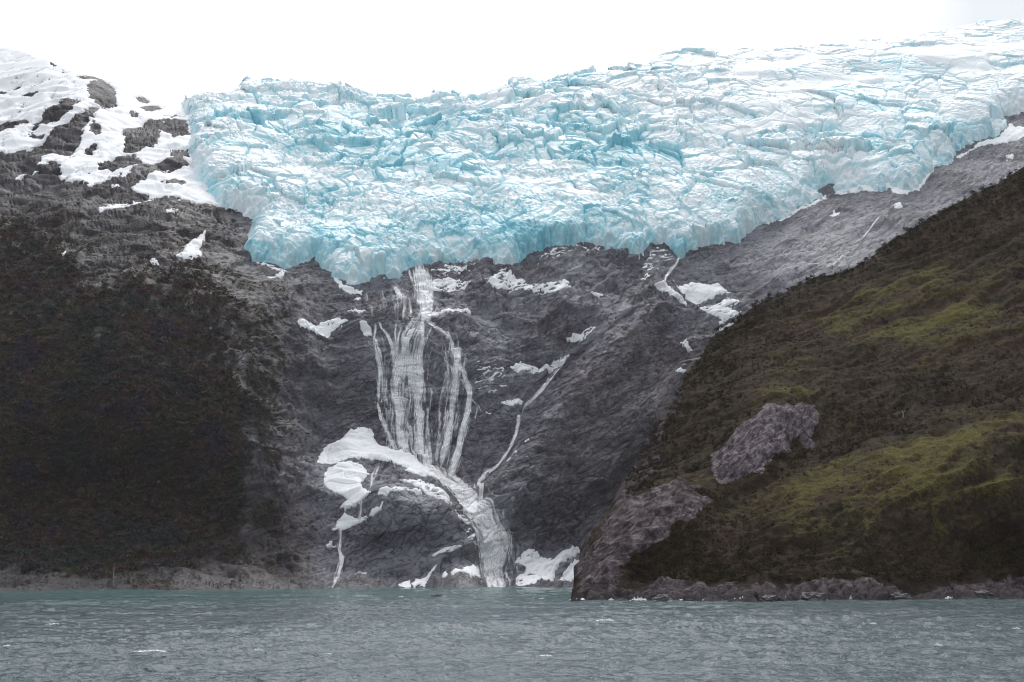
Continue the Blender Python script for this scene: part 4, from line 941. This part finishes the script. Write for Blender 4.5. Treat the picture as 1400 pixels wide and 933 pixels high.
SURF = [(791, 818.3, 22, 2.5, 'low surf strip at the very tip of the right headland'), (873, 819, 22, 5, 'tallest white surf breaking on the headland rocks'), (835, 819, 8, 2.5, 'small surf fleck between headland tip and the tallest surf'),
        (936, 819, 26, 2.5, 'low surf strip on rocks right of the tallest headland surf'), (962, 819, 5, 4, 'little surf spurt on the rocks beside the low strip'), (1013, 818.4, 20, 4.5, 'rounded surf burst below the near spur'), (1074, 818.4, 19, 3.5, 'flat surf burst on the middle of the right shore'),
        (1112, 818.5, 34, 2.5, 'long surf line on the middle of the right shore'), (1173, 818.5, 11, 4.5, 'surf spurt thrown up by the pale shore rocks'), (1163, 818.3, 5, 6, 'small upright splash against the pale shore rocks'), (1297, 816.6, 14, 2.5, 'low surf fleck toward the right end of the shore')]
for i, (a, b, w, h, lab) in enumerate(SURF): foam_lump('surf', a, b + .6, w, h, lab, 'surf', 'surf along the right shore', 40 + i, True)
foam_lump('whitecap', 606, 816.5, 10, 2.5, 'white water breaking beside the dark rock awash', 'wave crest', 'whitecaps on the water', 77)
foam_lump('whitecap', 548, 816.8, 7, 2, 'white fleck of foam left of the dark rock awash', 'wave crest', 'whitecaps on the water', 78)

def boulder(name, c, r3, seed, mat, label, cat, group=None):
    n, m = 22, 34; th = np.linspace(0, np.pi, n)[:, None]; ph = np.linspace(0, 2 * np.pi, m)[None]
    d = np.stack([np.sin(th) * np.cos(ph), np.sin(th) * np.sin(ph), np.cos(th) + 0 * ph], -1)
    R = 1 + .35 * fbm(d * 1.6 + seed * 5.3, 3) + .12 * ridged(d * 4 + seed, 2)
    V = d * R[..., None] * np.array(r3) + np.array(c)
    z = np.zeros(n * m)
    return tag(mesh_obj(name, V.reshape(-1, 3), grid_quads(n, m), mat, dict(veg=z, warm=z + .3, pale=z, dark=z + .5, rough=z + .5), smooth=False), label, cat, group)
x, y = on_water(597.0, 816.5); boulder('rock', (x, y, -.2), (4.2, 3, 1.6), 3, M_ROCK, 'dark low rock awash in the fjord below the rock knob', 'rock')
for i, (a, b, w, lab) in enumerate([(1108, 817, 7, 'dark boulder at the waterline below the pale shore ledge'), (1226, 816, 6, 'low dark boulder on the right shore under the spur'), (1052, 817.6, 5, 'small dark boulder at the foot of the near spur'), (905, 818, 5, 'small boulder at the water beside the tallest surf'), (1340, 815, 7, 'broad dark boulder near the right end of the shore')]):
    x, y = hill_waterline(a); boulder('boulder', (x, y - .3 * w, .4), (w, w * .7, w * .5), 20 + i, M_ROCK, lab, 'boulder', 'boulders on the right shore')

# ------------------------------------------------------------------ overcast daylight
SUN_EL, SUN_AZ = 56.0, 8.0            # degrees; azimuth from +Y towards +X: veiled sun above the ice
W = bpy.data.worlds.new('World'); SC.world = W; W.use_nodes = True
nt = W.node_tree; nt.nodes.clear()
out = nt.nodes.new('ShaderNodeOutputWorld'); bg1 = nt.nodes.new('ShaderNodeBackground'); bg2 = nt.nodes.new('ShaderNodeBackground'); mx = nt.nodes.new('ShaderNodeMixShader')
sky = nt.nodes.new('ShaderNodeTexSky'); sky.sky_type = 'NISHITA'; sky.sun_disc = False
sky.sun_elevation = math.radians(SUN_EL); sky.sun_rotation = math.radians(SUN_AZ); sky.dust_density = 3.0
nt.links.new(sky.outputs[0], bg1.inputs[0]); bg1.inputs[1].default_value = .12
tc = nt.nodes.new('ShaderNodeTexCoord')
sd_ = (-.05, math.cos(math.radians(24)), math.sin(math.radians(24)))
dot = nt.nodes.new('ShaderNodeVectorMath'); dot.operation = 'DOT_PRODUCT'; nt.links.new(tc.outputs['Generated'], dot.inputs[0]); dot.inputs[1].default_value = sd_
mr = nt.nodes.new('ShaderNodeMapRange'); nt.links.new(dot.outputs['Value'], mr.inputs[0]); mr.inputs[1].default_value = .925; mr.inputs[2].default_value = .99; mr.inputs[3].default_value = 0; mr.inputs[4].default_value = 1
nz_ = nt.nodes.new('ShaderNodeTexNoise'); nt.links.new(tc.outputs['Generated'], nz_.inputs['Vector']); nz_.inputs['Scale'].default_value = 3.0; nz_.inputs['Detail'].default_value = 4
mixn = nt.nodes.new('ShaderNodeMath'); mixn.operation = 'MULTIPLY_ADD'; nt.links.new(nz_.outputs['Fac'], mixn.inputs[0]); mixn.inputs[1].default_value = .25; nt.links.new(mr.outputs[0], mixn.inputs[2])
ramp = nt.nodes.new('ShaderNodeValToRGB'); nt.links.new(mixn.outputs[0], ramp.inputs[0])
ramp.color_ramp.elements[0].position = 0.32; ramp.color_ramp.elements[0].color = (.56, .585, .615, 1); ramp.color_ramp.elements[1].position = 1.0; ramp.color_ramp.elements[1].color = (1.12, 1.10, 1.11, 1)
nt.links.new(ramp.outputs[0], bg2.inputs[0]); bg2.inputs[1].default_value = 1.0
mx.inputs[0].default_value = .92; nt.links.new(bg1.outputs[0], mx.inputs[1]); nt.links.new(bg2.outputs[0], mx.inputs[2]); nt.links.new(mx.outputs[0], out.inputs[0])

sl = bpy.data.lights.new('sun', 'SUN'); sl.energy = 1.4; sl.angle = math.radians(25); sl.color = (1, .985, .965)
so = link(bpy.data.objects.new('sun', sl)); so.rotation_euler = (math.radians(90 - SUN_EL), 0, math.radians(180 - SUN_AZ)); so.location = (0, 0, 2000)
SUN_DIR = None

cam = bpy.data.cameras.new('camera'); cam.sensor_width = 36; cam.sensor_fit = 'HORIZONTAL'; cam.lens = 36 * F / 1400; cam.clip_start = 1; cam.clip_end = 60000
co = link(bpy.data.objects.new('camera', cam)); co.location = (0, 0, CAMH); co.rotation_euler = (math.radians(90) + PITCH, 0, 0)
SC.camera = co
vs = SC.view_settings; vs.view_transform = 'Standard'; vs.look = 'None'; SC.cycles.pixel_filter_type = 'BLACKMAN_HARRIS'; SC.cycles.filter_width = 1.05
vs.exposure = .62; vs.gamma = 1; vs.use_curve_mapping = False

# ------------------------------------------------------------------ thin damp air over the fjord
def build_haze():
    x0, x1, y0, y1, z0, z1 = -9000, 9000, -7500, 9000, -160, 1600
    V = np.array([(x, y, z) for z in (z0, z1) for y in (y0, y1) for x in (x0, x1)], float)
    Q = [(0, 2, 3, 1), (4, 5, 7, 6), (0, 1, 5, 4), (2, 6, 7, 3), (0, 4, 6, 2), (1, 3, 7, 5)]
    m = bpy.data.materials.new('damp_air'); m.use_nodes = True; t = m.node_tree; t.nodes.clear()
    o_ = t.nodes.new('ShaderNodeOutputMaterial'); p = t.nodes.new('ShaderNodeVolumePrincipled')
    p.inputs['Color'].default_value = (.95, .87, .95, 1); p.inputs['Density'].default_value = HAZE; p.inputs['Anisotropy'].default_value = .2
    t.links.new(p.outputs[0], o_.inputs['Volume'])
    tag(mesh_obj('haze', V, Q, m, smooth=False, local=False), kind='stuff')
HAZE = 1.4e-5
build_haze()
SC.cycles.volume_bounces = 0
